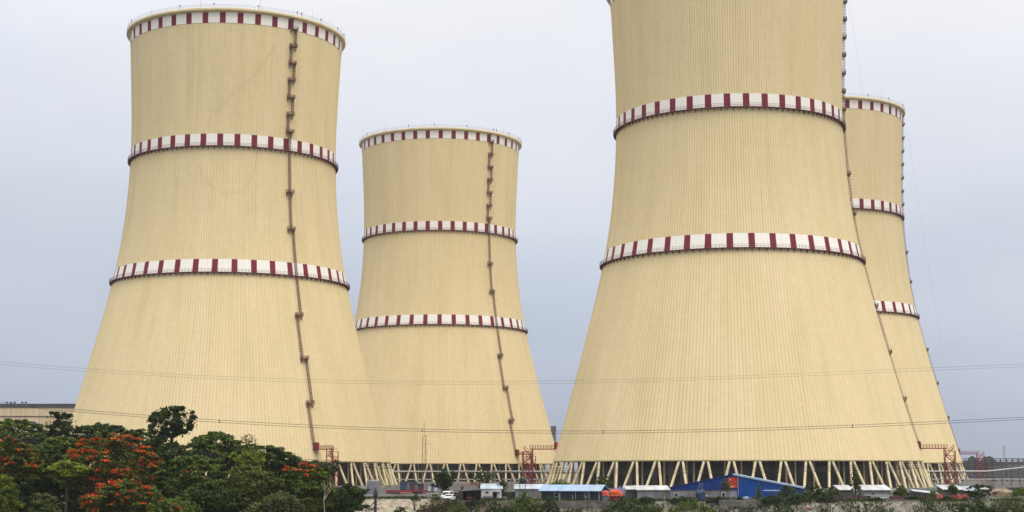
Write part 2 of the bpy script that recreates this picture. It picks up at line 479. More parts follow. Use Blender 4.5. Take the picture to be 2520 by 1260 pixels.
def ring_mesh(name, us, offs, hs, mats, parent, faces_mat=None, smooth=False, extra=0.0):
    """closed tube of revolution; us (0..1 azimuth) with radial offsets offs over the profile"""
    us = np.asarray(us); offs = np.asarray(offs); hs = np.asarray(hs, dtype=float)
    n, k = len(us), len(hs)
    rr = rad(hs)
    a = us * 2 * PI
    rads = rr[None, :] + offs[:, None] + extra
    V = np.stack([rads * np.sin(a)[:, None], -rads * np.cos(a)[:, None], np.broadcast_to(Z0 + hs, (n, k))], -1).reshape(-1, 3)
    i = np.arange(n)[:, None]; q = np.arange(k - 1)[None, :]
    j = (i + 1) % n
    F = np.stack([i * k + q, j * k + q, j * k + q + 1, i * k + q + 1], -1).reshape(-1, 4)
    u1 = np.concatenate([us[1:], [1.0 + us[0]]])
    UV = np.zeros((n, k - 1, 4, 2))
    UV[:, :, 0, 0] = us[:, None]; UV[:, :, 3, 0] = us[:, None]; UV[:, :, 1, 0] = u1[:, None]; UV[:, :, 2, 0] = u1[:, None]
    UV[:, :, 0, 1] = hs[:-1] / 100; UV[:, :, 1, 1] = hs[:-1] / 100; UV[:, :, 2, 1] = hs[1:] / 100; UV[:, :, 3, 1] = hs[1:] / 100
    mi = None
    if faces_mat is not None:
        mi = np.repeat(np.asarray(faces_mat), k - 1)
    return mesh_np(name, V, F, mats, parent, UV.reshape(-1, 2), smooth, mi)


tower = thing('cooling_tower', (0, 0, 0), 'x', 'cooling tower', 'cream cooling towers with red and white bands')

# shell: 300 real ribs
nr = 300
us = []; of = []
for i in range(nr):
    for f, o_ in ((0.0, 0.0), (0.42, 0.0), (0.455, 0.06), (0.545, 0.06), (0.58, 0.0)):
        us.append((i + f) / nr); of.append(o_)
hs = np.concatenate([np.linspace(0, 168.6, 76)])
ring_mesh('shell', us, of, hs, [MAT['cream']], tower)
# inner lining, with the underside lip, a plain surface of revolution
mb = MB()
prof = [(rad1(h) - 0.02, Z0 + h) for h in (0.0,)] + [(rad1(0) + 0.02, Z0 - 0.35), (rad1(0) - 1.0, Z0 - 0.35)] + [(rad1(h) - 0.9, Z0 + h) for h in np.linspace(2, 168.6, 40)] + [(rad1(168.6) - 0.02, Z0 + 168.6)]
mb.lathe(prof, 120, close=False)
mb.build('inner_lining', MAT['rim'], tower, smooth=True)

# painted bands, 40 maroon panels each, crisp panel edges
NP = 40
PH = -1.8 / 360.0


def band(h0, h1):
    us = []; fm = []
    for k in range(NP):
        c = (k / NP + PH) % 1.0
        w = 2.2 / (2 * PI * rad1(h0))
        s = c - w / 2
        for q in range(3):
            us.append(s + w * q / 3); fm.append(1)
        g = 1.0 / NP - w
        for q in range(6):
            us.append(s + w + g * q / 6); fm.append(0)
    hsb = np.linspace(h0, h1, 5)
    o = ring_mesh('painted_band', us, [0.0] * len(us), hsb, [MAT['white_band'], MAT['red_band']], tower, fm, smooth=False, extra=0.125)
    return o


BANDS = ((164.5, 168.5), (117.4, 122.0), (69.0, 73.9))
for h0, h1 in BANDS:
    band(h0, h1)

# walkways under the two lower bands
for h0 in (117.3, 68.9):
    r = rad1(h0)
    mb = MB()
    mb.lathe([(r + 0.13, Z0 + h0 - 0.22), (r + 1.15, Z0 + h0 - 0.22), (r + 1.15, Z0 + h0 + 0.04), (r + 0.13, Z0 + h0 + 0.04)], 160)
    for k in range(120):
        az = 3.0 * k - 1.8
        rb = rad1(h0 - 1.3)
        a0 = P(az, r + 0.11, Z0 + h0 - 0.22); a1 = P(az, r + 0.95, Z0 + h0 - 0.22); a2 = P(az, rb + 0.11, Z0 + h0 - 1.25)
        t = Vector((math.cos(R(az)), math.sin(R(az)), 0)) * 0.06
        mb.add([a0 - t, a1 - t, a2 - t, a0 + t, a1 + t, a2 + t], [(0, 1, 2), (5, 4, 3), (0, 3, 4, 1), (1, 4, 5, 2), (2, 5, 3, 0)])
    wk = mb.build('walkway', MAT['walk'], tower)
    mb = MB()
    rr = r + 1.10
    for zz in (0.55, 1.12):
        mb.lathe([(rr - 0.035, Z0 + h0 + zz - 0.035), (rr + 0.035, Z0 + h0 + zz - 0.035), (rr + 0.035, Z0 + h0 + zz + 0.035), (rr - 0.035, Z0 + h0 + zz + 0.035)], 160)
    for k in range(240):
        az = 1.5 * k
        mb.bar(P(az, rr, Z0 + h0), P(az, rr, Z0 + h0 + 1.12), 0.07)
    mb.build('railing', MAT['rail'], wk)

# rim: cantilevered ring beam
r = rad1(168.5)
mb = MB()
mb.lathe([(r - 0.9, Z0 + 168.5), (r + 0.13, Z0 + 168.5), (r + 1.40, Z0 + 169.0), (r + 1.55, Z0 + 169.15), (r + 1.55, Z0 + 169.85), (r + 1.40, Z0 + 169.98), (r - 0.9, Z0 + 169.98)], 200)
rim = mb.build('rim', MAT['rim'], tower)
mb = MB()
rr = r + 1.42
for zz in (0.6, 1.15):
    mb.lathe([(rr - 0.03, Z0 + 169.98 + zz - 0.03), (rr + 0.03, Z0 + 169.98 + zz - 0.03), (rr + 0.03, Z0 + 169.98 + zz + 0.03), (rr - 0.03, Z0 + 169.98 + zz + 0.03)], 160)
for k in range(180):
    mb.bar(P(2 * k, rr, Z0 + 169.9), P(2 * k, rr, Z0 + 171.15), 0.045)
mb.build('railing', MAT['rimrail'], rim)
for k in range(12):
    az = 30 * k + 11
    mb = MB(); mb.tube(P(az, rr - 0.2, Z0 + 169.9), P(az, rr - 0.2, Z0 + 174.2), 0.06, 0.03, 5)
    mb.build('lightning_rod', MAT['rimrail'], tower)
for az in (-42, -20, 0.8, 3.5, 17, 34, 46, 80, 120, 165, 210, 260, 300):
    mb = MB(); p = P(az, rr + 0.05, Z0 + 170.0)
    mb.box(p + Vector((0, 0, 0.55)), (0.10, 0.10, 1.1), R(az)); mb.box(p + Vector((0, 0, 1.30)), (0.36, 0.3, 0.5), R(az))
    mb.tube(p + Vector((0, 0, 1.55)), p + Vector((0, 0, 1.75)), 0.12, 0.08, 6)
    mb.build('obstruction_lamp', MAT['lamp'], tower)

# inclined legs: 50 inverted V pairs, each leg a mesh object sharing one of two meshes
rt = rad1(0.0) - 0.48; rbm = 66.35
leg_obs = []
for s in (-1, 1):
    mb = MB()
    top = Vector((s * 0.58, -rt, Z0 - 0.32)); bot = Vector((s * 2.75, -rbm, 0.55))
    d = (bot - top)
    mb.tube(top, bot, 0.42, 0.42, 12)
    mb.tube(bot + Vector((0, 0, 0.25)), Vector((bot.x, bot.y, -0.3)), 0.75, 0.9, 8)
    leg_obs.append(mb)
LEGMESH = []
for mb in leg_obs:
    o = mb.build('support_leg', MAT['legs'], tower)
    LEGMESH.append(o)
for k in range(50):
    az = 7.2 * k + 1.15
    for o in LEGMESH:
        if k == 0:
            c = o
        else:
            c = o.copy(); COL.objects.link(c)
        c.rotation_euler = (0, 0, R(az))
# columns inside, dark drum standing in for the interior shade, basin wall
mb = MB(); mb.tube((0, -58.5, 0), (0, -58.5, Z0 + 1.0), 0.28, 0.28, 8)
c0 = mb.build('inner_column', MAT['column'], tower)
for k in range(60):
    c = c0 if k == 0 else c0.copy()
    if k: COL.objects.link(c)
    c.rotation_euler = (0, 0, R(6.0 * k + 2.2 * math.sin(k * 2.3)))
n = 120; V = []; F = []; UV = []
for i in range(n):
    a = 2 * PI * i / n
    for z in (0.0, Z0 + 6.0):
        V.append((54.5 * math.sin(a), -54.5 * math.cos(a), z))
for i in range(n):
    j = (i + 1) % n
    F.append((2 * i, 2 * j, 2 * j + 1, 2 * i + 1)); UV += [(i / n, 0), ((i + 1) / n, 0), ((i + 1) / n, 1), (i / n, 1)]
mesh_np('shade_drum', V, F, MAT['fill'], tower, UV)
mb = MB(); mb.lathe([(67.2, -0.5), (67.5, -0.5), (67.5, 1.0), (67.2, 1.0)], 120)
mb.build('basin_wall', MAT['concrete'], tower)

# ladder along azimuth 0 with offset landings
PLAT = [164.6, 157.8, 151.2, 144.6, 137.9, 131.2, 124.6, 101.0, 86.6, 53.6, 37.3, 20.9]


def ladder_seg(mb, h0, h1, x0):
    n = max(2, int((h1 - h0) / 4))
    hh = np.linspace(h0, h1, n + 1)
    for dx in (-0.34, 0.34):
        pts = [Vector((x0 + dx, -(rad1(h) + 0.55), Z0 + h)) for h in hh]
        for a, b in zip(pts[:-1], pts[1:]):
            mb.bar(a, b, 0.10)
    for dx, dy in ((-0.42, 0.95), (0.0, 1.25), (0.42, 0.95)):
        pts = [Vector((x0 + dx, -(rad1(h) + dy), Z0 + h)) for h in hh]
        for a, b in zip(pts[:-1], pts[1:]):
            mb.bar(a, b, 0.07)
    h = h0
    while h < h1:
        rr_ = rad1(h)
        mb.bar((x0 - 0.34, -(rr_ + 0.55), Z0 + h), (x0 + 0.34, -(rr_ + 0.55), Z0 + h), 0.08)
        h += 0.45
    h = h0 + 0.6
    while h < h1:
        rr_ = rad1(h)
        q = [Vector((x0 + dx, -(rr_ + dy), Z0 + h)) for dx, dy in ((-0.36, 0.5), (-0.44, 0.95), (0, 1.27), (0.44, 0.95), (0.36, 0.5))]
        for a, b in zip(q[:-1], q[1:]):
            mb.bar(a, b, 0.065)
        for dx in (-0.34, 0.34):
            mb.bar((x0 + dx, -(rr_ - 0.1), Z0 + h), (x0 + dx, -(rr_ + 0.6), Z0 + h), 0.07)
        h += 1.1


stops = [4.4] + PLAT[::-1] + [169.8]
side = -1
for a, b in zip(stops[:-1], stops[1:]):
    mb = MB()
    x0 = 0.85 * side if a > 120 or a < 60 else (-0.5 if side < 0 else 0.3)
    if 86 <= a <= 102: x0 = 0.0
    ladder_seg(mb, a, b + (0.9 if b < 160 else 0.0), x0)
    mb.build('ladder', MAT['ladder'], tower)
    side = -side
for h in PLAT:
    mb = MB(); r_ = rad1(h); z = Z0 + h
    mb.box((0, -(r_ + 0.85), z), (2.9, 1.5, 0.22))
    for x in (-1.42, -0.71, 0.0, 0.71, 1.42):
        mb.bar((x, -(r_ + 1.55), z), (x, -(r_ + 1.55), z + 1.15), 0.10)
    for x in (-1.42, 1.42):
        for y in (0.25, 0.9):
            mb.bar((x, -(r_ + y), z), (x, -(r_ + y), z + 1.15), 0.10)
        for zz in (0.6, 1.15):
            mb.bar((x, -(r_ + 0.1), z + zz), (x, -(r_ + 1.55), z + zz), 0.09)
        mb.bar((x * 0.85, -(r_ + 1.4), z - 0.1), (x * 0.85, -(rad1(h - 1.5) + 0.05), z - 1.5), 0.15)
        mb.bar((x * 0.85, -(r_ + 0.1), z - 0.1), (x * 0.85, -(rad1(h - 1.5) + 0.05), z - 1.6), 0.13)
    for zz in (0.6, 1.15):
        mb.bar((-1.42, -(r_ + 1.55), z + zz), (1.42, -(r_ + 1.55), z + zz), 0.09)
    mb.build('ladder_platform', MAT['ladder'], tower)
mb = MB(); r_ = rad1(4.4)
mb.box((0, -(r_ + 0.9), Z0 + 4.3), (2.6, 2.0, 0.25)); mb.box((0.0, -(r_ + 0.55), Z0 + 5.6), (1.9, 0.9, 2.3))
mb.build('ladder_cabin', MAT['walk'], tower)

TW = [(-111.44, 599.68, 40.6), (-38.43, 802.86, 40.6), (78.17, 538.05, 83.2), (149.78, 737.01, 83.7)]
TL = ['cream cooling tower, leftmost of the four, standing behind the flowering trees',
      'smallest looking cream cooling tower, standing farthest back behind the lattice mast and dark tree',
      'nearest and largest cooling tower, its rim cut off by the top of the photo',
      'cooling tower half hidden behind the right edge of the nearest tower']
towers = [tower] + [copy_tree(tower) for _ in range(3)]
for t, (x, y, az), lb in zip(towers, TW, TL):
    t.location = (x, y, 0); t.rotation_euler = (0, 0, R(az)); t['label'] = lb


def on_tower(i, az_world, h, off=0.0):
    x, y, _ = TW[i]
    return Vector((x, y, 0)) + P(az_world, rad1(h) + off, Z0 + h)


def local(i, p):
    x, y, az = TW[i]
    return Matrix.Rotation(-R(az), 3, 'Z') @ (Vector(p) - Vector((x, y, 0)))


# slack cable drawn over the leftmost tower, hung plumb cables on the right hand towers
mb = MB()
pts = [(30.5, 158.0), (24.5, 150.0), (18, 143.5), (8, 137.0), (-2, 129.0), (-6, 124.2)]
pts2 = [(-9, 116), (-9.5, 112.5), (-6, 106.5), (0, 101.5), (6, 99.2), (13, 99.6), (18, 103), (21.5, 109), (22.5, 116)]
for pp in (pts, pts2):
    dense = []
    for a, b in zip(pp[:-1], pp[1:]):
        for q in range(4):
            dense.append((a[0] + (b[0] - a[0]) * q / 4, a[1] + (b[1] - a[1]) * q / 4))
    dense.append(pp[-1])
    mb.path([local(0, on_tower(0, a, h, 0.22)) for a, h in dense], 0.032, 4)
mb.build('slack_cable', MAT['cable'], towers[0])
for i, azc in ((2, 84.5), (3, 82.5)):
    mb = MB()
    a = on_tower(i, azc, 166, 2.2); b = on_tower(i, azc, 2, 1.0)
    mid = []
    for q in range(21):
        t = q / 20; p = a.lerp(b, t); s = math.sin(t * PI)
        p.z -= 5.0 * s
        mid.append(local(i, p))
    mb.path(mid, 0.03, 4)
    mb.build('hanging_cable', MAT['pipe'], towers[i])

# ------------------------------------------------------------------ red stair towers with bridges
DK = Z0 + 4.4
st = thing('stair_tower', (0, 0, 0), 'x', 'stair tower', 'red steel stair towers at the cooling towers')
mb = MB()
mb.box((4.9, 0, DK - 0.15), (9.8, 1.3, 0.35))
for y in (-0.62, 0.62):
    for k in range(11):
        mb.bar((0.98 * k, y, DK), (0.98 * k, y, DK + 1.15), 0.10)
    for zz in (0.6, 1.15):
        mb.bar((0, y, DK + zz), (9.8, y, DK + zz), 0.10)
mb.build('bridge', MAT['red'], st)
mb = MB(); mb.box((0.35, 0, DK + 1.05), (0.9, 1.7, 2.6)); mb.box((0.95, 0, DK + 0.9), (0.3, 1.0, 2.0)); mb.bar((1.4, 0, DK - 0.3), (0.2, 0, DK - 1.4), 0.16)
mb.build('door_cabin', MAT['red'], st)
mb = MB()
X0, X1, YH = 8.9, 12.3, 1.3
tops = {X0: DK + 0.1, X1: DK - 1.0}
for x in (X0, X1):
    for y in (-YH, YH):
        mb.bar((x, y, 0), (x, y, tops[x]), 0.26)
lv = [0.0, 2.3, 4.6, 6.9, 9.2, 11.5]
for z in lv[1:] + [DK - 1.0]:
    for y in (-YH, YH):
        mb.bar((X0, y, z), (X1, y, z), 0.16)
    for x in (X0, X1):
        mb.bar((x, -YH, z), (x, YH, z), 0.16)
for z0, z1 in zip(lv[:-1], lv[1:]):
    mb.bar((X0, YH, z0), (X1, YH, z1), 0.10)
    mb.bar((X0, -YH, z0), (X0, YH, z1), 0.10); mb.bar((X1, YH, z0), (X1, -YH, z1), 0.10)
mb.build('frame', MAT['red'], st)
for i, (z0, z1) in enumerate(zip(lv, lv[1:] + [DK])):
    mb = MB()
    y = -0.62 if i % 2 else 0.62
    xa, xb = (X0 + 0.4, X1 - 0.4) if i % 2 else (X1 - 0.4, X0 + 0.4)
    for dy in (-0.45, 0.45):
        mb.bar((xa, y + dy, z0), (xb, y + dy, z1), 0.20)
        mb.bar((xa, y + dy, z0 + 1.0), (xb, y + dy, z1 + 1.0), 0.09)
        mb.bar((xa, y + dy, z0), (xa, y + dy, z0 + 1.0), 0.08); mb.bar((xb, y + dy, z1), (xb, y + dy, z1 + 1.0), 0.08)
    for k in range(9):
        t = (k + 0.5) / 9
        mb.box((xa + (xb - xa) * t, y, z0 + (z1 - z0) * t), (0.3, 0.86, 0.05))
    mb.box((xb, 0, z1 - 0.05), (0.8, 2.4, 0.1))
    mb.build('stair_flight', MAT['red'], st)
ST = [(0, 40.6, 'red stair tower with bridge to the leftmost cooling tower, beside the flowering trees'),
      (1, 40.6, 'red stair tower whose short bridge joins the ladder foot of the farthest cooling tower'),
      (2, -98.0, 'red stair tower with bridge to the left side of the nearest cooling tower'),
      (2, 83.2, 'red stair tower with bridge to the right side of the nearest cooling tower'),
      (3, 83.7, 'red stair tower with bridge, rightmost and farthest, in front of the grey steel frame')]
sts = [st] + [copy_tree(st) for _ in range(4)]
for s, (i, az, lb) in zip(sts, ST):
    p = on_tower(i, az, 4.4, 0.3)
    s.location = (p.x, p.y, 0); s.rotation_euler = (0, 0, R(az - 90)); s['label'] = lb

# ------------------------------------------------------------------ ground
def edge_y(x):
    return float(np.interp(x, [-60, -38, -20, -12, 0, 8, 60, 95, 130], [345, 362, 364, 352, 338, 335.0, 335.5, 332, 332]))


def ground_z(x, y):
    e = edge_y(x)
    n = mnoise.noise((x * 0.22, y * 0.22, 3.1)) * 0.35 + mnoise.noise((x * 0.8, y * 0.8, 7.7)) * 0.14
    if y > e:
        return min(1.0, (y - e) / 6.0) * n * 0.25 - (0.25 if y > 420 else 0.0) * 0
    d = e - y
    steep = float(np.interp(x, [-60, -40, -30, -15, 5, 100], [0.3, 0.5, 0.22, 0.35, 1.2, 0.8]))
    z = -min(6.0, d * steep)
    if z < -2.5: z = -2.5 + (z + 2.5) * 0.7
    return max(-6.0, z) + n * min(1.0, d / 1.5) * 1.1


def axis(parts):
    out = []
    for a, b, s in parts:
        out += list(np.arange(a, b, s))
    return np.array(out + [parts[-1][1]])


gx = axis([(-4000, -400, 300), (-400, -140, 20), (-140, -70, 5), (-70, 130, 0.7), (130, 200, 5), (200, 400, 20), (400, 4000, 300)])
gy = axis([(-600, 0, 100), (0, 150, 15), (150, 310, 4), (310, 378, 0.7), (378, 480, 3), (480, 900, 20), (900, 9000, 450)])
V = []; C_ = []
for y in gy:
    for x in gx:
        z = ground_z(x, y); V.append((x, y, z))
        e = edge_y(x)
        n1 = mnoise.noise((x * 0.12, y * 0.12, 0.0)); n2 = mnoise.noise((x * 0.5, y * 0.5, 5.0)); n3 = mnoise.noise((x * 1.3, y * 1.3, 9.0))
        if y > e:
            c = np.array((0.088, 0.075, 0.058)) * (1 + 0.3 * n2)
            if n1 + 0.5 * n2 > 0.1: c = np.array((0.040, 0.048, 0.02)) * (1 + 0.3 * n3)
            if y > 470: c = np.array((0.080, 0.073, 0.064)) * (1 + 0.2 * n2)
        elif -40 < x < -17:
            c = np.array((0.31, 0.26, 0.185)) * (1 + 0.35 * n2 + 0.25 * n3)
            if n2 + n3 > 0.55 or x > -19 + 3 * n1: c = np.array((0.13, 0.10, 0.07))
        elif -19 <= x < 8:
            c = np.array((0.10, 0.075, 0.05)) * (1 + 0.4 * n3)
        elif x >= 8:
            c = np.array((0.185, 0.162, 0.132)) * (1 + 0.55 * n2 + 0.4 * n3)
            if n1 + n3 > 0.42: c = np.array((0.085, 0.055, 0.045))
            if n2 - n3 > 0.45: c = np.array((0.30, 0.26, 0.21))
            if n1 - n2 > 0.38: c = np.array((0.055, 0.06, 0.03))
        else:
            c = np.array((0.04, 0.045, 0.02)) * (1 + 0.3 * n2)
        C_.append(np.clip(c, 0.01, 0.6))
nx, ny = len(gx), len(gy)
ii, jj = np.meshgrid(np.arange(nx - 1), np.arange(ny - 1))
b0 = (jj * nx + ii).ravel()
Fg = np.stack([b0, b0 + 1, b0 + nx + 1, b0 + nx], -1)
gm, nt, b = new_mat('ground_soil')
at = N(nt, 'ShaderNodeAttribute', attribute_name='soil')
tc = N(nt, 'ShaderNodeTexCoord'); nz = N(nt, 'ShaderNodeTexNoise'); nz.inputs['Scale'].default_value = 1.6; nz.inputs['Detail'].default_value = 10
nz.inputs['Roughness'].default_value = 0.7
nt.links.new(tc.outputs['Object'], nz.inputs['Vector'])
f = ramp(nt, nz.outputs[0], [(0.3, 0.45), (0.7, 1.5)])
nt.links.new(mix_col(nt, 1.0, at.outputs['Color'], f, 'MULTIPLY'), b.inputs['Base Color'])
b.inputs['Roughness'].default_value = 0.95
bp = N(nt, 'ShaderNodeBump'); bp.inputs['Strength'].default_value = 0.7; bp.inputs['Distance'].default_value = 0.3
nt.links.new(nz.outputs[0], bp.inputs['Height']); nt.links.new(bp.outputs[0], b.inputs['Normal'])
g = mesh_np('ground', V, Fg, gm, smooth=True)
ca = g.data.color_attributes.new('soil', 'FLOAT_COLOR', 'POINT')
cc = np.ones((len(V), 4), dtype=np.float32); cc[:, :3] = np.array(C_); ca.data.foreach_set('color', cc.ravel())
tag(g, kind='structure')


# ------------------------------------------------------------------ plants
def leaf_quads(clumps, n, size, rng, up=0.35, flat=0.0, fill=None):
    """leaf faces spread through ellipsoid clumps.  clumps: (cx,cy,cz, rx,ry,rz, weight)"""
    cl = np.array(clumps, dtype=float)
    w = cl[:, 6] * (cl[:, 3] * cl[:, 4] + cl[:, 3] * cl[:, 5]); w /= w.sum()
    idx = rng.choice(len(cl), n, p=w)
    d = rng.normal(size=(n, 3)); d /= np.linalg.norm(d, axis=1)[:, None]
    # most leaves sit towards the top and outside of a clump
    d[:, 2] = np.where(rng.random(n) < up, np.abs(d[:, 2]), d[:, 2])
    rr = np.clip(np.abs(rng.normal(0.72, 0.30, n)), 0.1, 1.45)
    c = cl[idx]
    p = c[:, :3] + d * c[:, 3:6] * rr[:, None]
    if fill is not None:         # loose leaves all through the crown close the gaps between the sprays
        fc, fr, share, roof = fill
        k = int(n * share)
        e = rng.normal(size=(k, 3)); e /= np.linalg.norm(e, axis=1)[:, None]
        e *= (rng.random(k) ** 0.36)[:, None]
        if roof: e[:, 2] = -1 + (e[:, 2] * 0.5 + 0.5) * (2 - 1.5 * (e[:, 0] ** 2 + e[:, 1] ** 2))
        p[:k] = np.array(fc) + e * np.array(fr)
    nrm = d * 0.5 + rng.normal(size=(n, 3)) * 0.55 + np.array([0, 0, 0.55 + flat])
    nrm /= np.linalg.norm(nrm, axis=1)[:, None]
    t = np.cross(nrm, rng.normal(size=(n, 3))); t /= np.linalg.norm(t, axis=1)[:, None] + 1e-9
    bt = np.cross(nrm, t)
    s = size * (0.55 + 0.9 * rng.random(n))
    a = t * s[:, None]; bb = bt * (s * 0.55)[:, None]
    V = np.stack([p - a, p + bb - a * 0.1, p + a, p - bb + a * 0.1], 1).reshape(-1, 3)
    F = np.arange(4 * n).reshape(n, 4)
    return V, F


def make_plant(name, label, cat, px, top, wpx, bot, Y, style, leaf, seed, n=4500, size=0.30, blossom=None, trunk='bark',
               depth=0.8, group=None, lean=0.0, base=None, bl_mat='blossom', bl_zone=None):
    rng = np.random.default_rng(seed); rnd = random.Random(seed)
    sc = Y / F_PX
    c = W(px, (top + bot) / 2, Y)
    wd = wpx * sc / 2 * (1.06 if style in ('umbrella', 'dome') else 1.0); hg = (bot - top) * sc / 2
    gz = ground_z(c.x, Y) if base is None else base
    root = thing(name, (c.x, Y, gz), label, cat, group)
    o = Vector((c.x, Y, gz)); lc = c - o
    cl = []
    def push(x, y, z, s, sz):
        cl.append((lc.x + x, lc.y + y, lc.z + z, s, s * min(1.0, depth), sz, 1))
    if style == 'umbrella':      # wide layered crown, sprays lying one above the other
        for i in range(int(60 + wd * 9)):
            a = rnd.uniform(0, 2 * PI); q = math.sqrt(rnd.random())
            if i % 5 < 3:
                z = hg * (0.95 - 0.95 * q ** 2.2) + rnd.gauss(0, 0.07) * hg
            else:
                z = hg * (0.95 - 0.95 * q ** 2.2) * rnd.uniform(-0.9, 0.9) - hg * rnd.uniform(0, 0.25)
                q = min(1, q * 1.03)
            s = rnd.uniform(0.55, 1.15) * (0.5 + wd * 0.055)
            push(q * wd * 0.93 * math.cos(a), q * wd * depth * 0.93 * math.sin(a), max(-hg, z), s, rnd.uniform(0.22, 0.42) * (0.6 + 0.05 * wd))
    elif style == 'dome':
        for i in range(int(55 + wd * 9)):
            d = Vector((rnd.gauss(0, 1), rnd.gauss(0, 1), rnd.gauss(0.3, 1))).normalized() * (rnd.random() ** 0.33)
            bump_ = 0.94 + 0.55 * mnoise.noise((d.x * 1.9 + seed, d.y * 1.9, d.z * 1.9))
            s = rnd.uniform(0.4, 1.05) * (0.40 + wd * 0.06)
            push(d.x * wd * 0.9 * bump_, d.y * wd * depth * 0.9 * bump_, d.z * hg * 0.9 * bump_, s, s * rnd.uniform(0.5, 0.8))
    elif style == 'loose':       # open crown, separate tufts
        for i in range(int(34 + wd * 6)):
            d = Vector((rnd.gauss(0, 1), rnd.gauss(0, 1), rnd.gauss(0.15, 1))).normalized() * (rnd.random() ** 0.45)
            bump_ = 1 + 0.45 * mnoise.noise((d.x * 1.7 + seed, d.y * 1.7, d.z * 1.7))
            s = rnd.uniform(0.45, 0.9) * (0.25 + wd * 0.085)
            push(d.x * wd * 0.9 * bump_, d.y * wd * depth * 0.9 * bump_, d.z * hg * 0.9 * bump_, s, s * rnd.uniform(0.6, 0.9))
    elif style == 'column':
        for i in range(18):
            t = rnd.random()
            s = 0.62 - 0.42 * t
            push(rnd.gauss(0, 0.4) * wd * (1 - t * 0.8), rnd.gauss(0, 0.4) * wd * depth, -hg + 2 * hg * t, wd * s, hg * 0.12)
    elif style == 'shrub':
        for i in range(int(34 + wd * 5)):
            a = rnd.uniform(0, 2 * PI); q = math.sqrt(rnd.random())
            h = (1 - q * q) * rnd.uniform(0.35, 1.0) * (1 + 0.35 * mnoise.noise((math.cos(a) * q * 2 + seed, math.sin(a) * q * 2, 0)))
            s = rnd.uniform(0.35, 0.75) * (0.3 + wd * 0.09)
            push(q * math.cos(a) * 0.9 * wd, q * math.sin(a) * 0.9 * wd * depth, -hg + 2 * hg * h * 0.85, s, s * rnd.uniform(0.5, 0.9))
    share = {'umbrella': 0.30, 'dome': 0.34, 'shrub': 0.22, 'loose': 0.05, 'column': 0.2}[style]
    V, F = leaf_quads(cl, int(n * 2.6), size * 0.82, rng, 0.6, 0.25 if style == 'umbrella' else 0.0,
                      ((lc.x, lc.y, lc.z), (wd * (0.72 if style == 'dome' else 0.93), wd * depth * 0.8, hg * (0.74 if style == 'dome' else 0.92)), share, style in ('umbrella', 'shrub')))
    mesh_np('crown' if style != 'shrub' else 'foliage', V, F, MAT[leaf], root)
    if blossom:
        zone = bl_zone or (-1, 1, -1, 1)
        sel = []
        for _ in range(4000):
            q = rnd.choice(cl)
            u = (q[0] - lc.x) / wd; v = (q[2] - lc.z) / hg
            if zone[0] <= u <= zone[1] and zone[2] <= v <= zone[3]:
                sel.append((q[0] + rnd.uniform(-.6, .6) * q[3], q[1] - rnd.uniform(0.3, 0.95) * q[4], q[2] + rnd.uniform(0.1, 0.8) * q[5],
                            rnd.uniform(0.25, 0.75), rnd.uniform(0.2, 0.5), rnd.uniform(0.16, 0.42), 1))
            if len(sel) >= blossom[0]: break
        if sel:
            V, F = leaf_quads(sel, blossom[1], blossom[2], rng, 0.7)
            mesh_np('blossom', V, F, MAT[bl_mat], root)
    # trunk and limbs
    mb = MB()
    if style in ('umbrella', 'dome', 'loose', 'column') and lc.z > 0.5:
        r0 = max(0.07, min(0.42, wd * 0.075))
        fork = Vector((lc.x * 0 + lean, lc.y, max(0.4, lc.z - hg * (0.9 if style != 'column' else 0.5))))
        mid = Vector((lean * 0.4, 0, fork.z * 0.5))
        mb.tube((0, 0, -0.4), mid, r0 * 1.15, r0 * 0.95, 8); mb.tube(mid, fork, r0 * 0.95, r0 * 0.8, 8)
        for q in rnd.sample(cl, min(11, len(cl))):
            e = Vector(q[:3]); m_ = fork.lerp(e, 0.5) + Vector((rnd.uniform(-.3, .3), rnd.uniform(-.3, .3), rnd.uniform(-0.1, 0.5))) * wd * 0.2
            mb.tube(fork, m_, r0 * 0.5, r0 * 0.32, 6); mb.tube(m_, e, r0 * 0.32, r0 * 0.1, 5)
        mb.build('trunk', MAT[trunk], root)
    else:
        for q in rnd.sample(cl, 8):
            e = Vector(q[:3]); mb.tube((e.x * 0.3, e.y * 0.3, min(0, e.z) - 0.3), e, 0.06, 0.02, 5)
        mb.build('stem', MAT[trunk], root)
    return root


TG = 'trees of the bank at the left'
# back to front on the left bank
make_plant('tree', 'dark flat topped tree below the roof parapet of the beige hall at the left edge', 'tree', 40, 1036, 190, 1130, 305, 'umbrella', 'leaf_mid', 11, 6500, 0.34, group=TG)
make_plant('tree', 'dark round topped tree poking above the canopy in front of the beige hall', 'tree', 147, 1008, 92, 1090, 290, 'loose', 'leaf_deep', 12, 3600, 0.30, group=TG)
make_plant('tree', 'dark flat tree crown just right of the round topped tree by the hall', 'tree', 245, 1046, 180, 1120, 295, 'umbrella', 'leaf_deep', 13, 6000, 0.32, group=TG)
make_plant('tree', 'low dark flat crown left of the tall loose tree, against the leftmost tower', 'tree', 345, 1062, 170, 1150, 290, 'umbrella', 'leaf_deep', 14, 6000, 0.32, group=TG)
make_plant('tall_tree', 'tall dark tree with an open crown standing out against the leftmost tower', 'tree', 424, 994, 138, 1082, 268, 'loose', 'leaf_deep', 15, 4600, 0.33, group=TG)
make_plant('tree', 'broad mid green flat crown right of the tall loose tree', 'tree', 528, 1070, 180, 1150, 275, 'umbrella', 'leaf_mid', 16, 7000, 0.32, group=TG)
make_plant('tree', 'sparse thin yellowish treetop sticking up behind the dark crown', 'tree', 612, 1064, 52, 1106, 262, 'loose', 'leaf_olive', 17, 150, 0.17, group=TG)
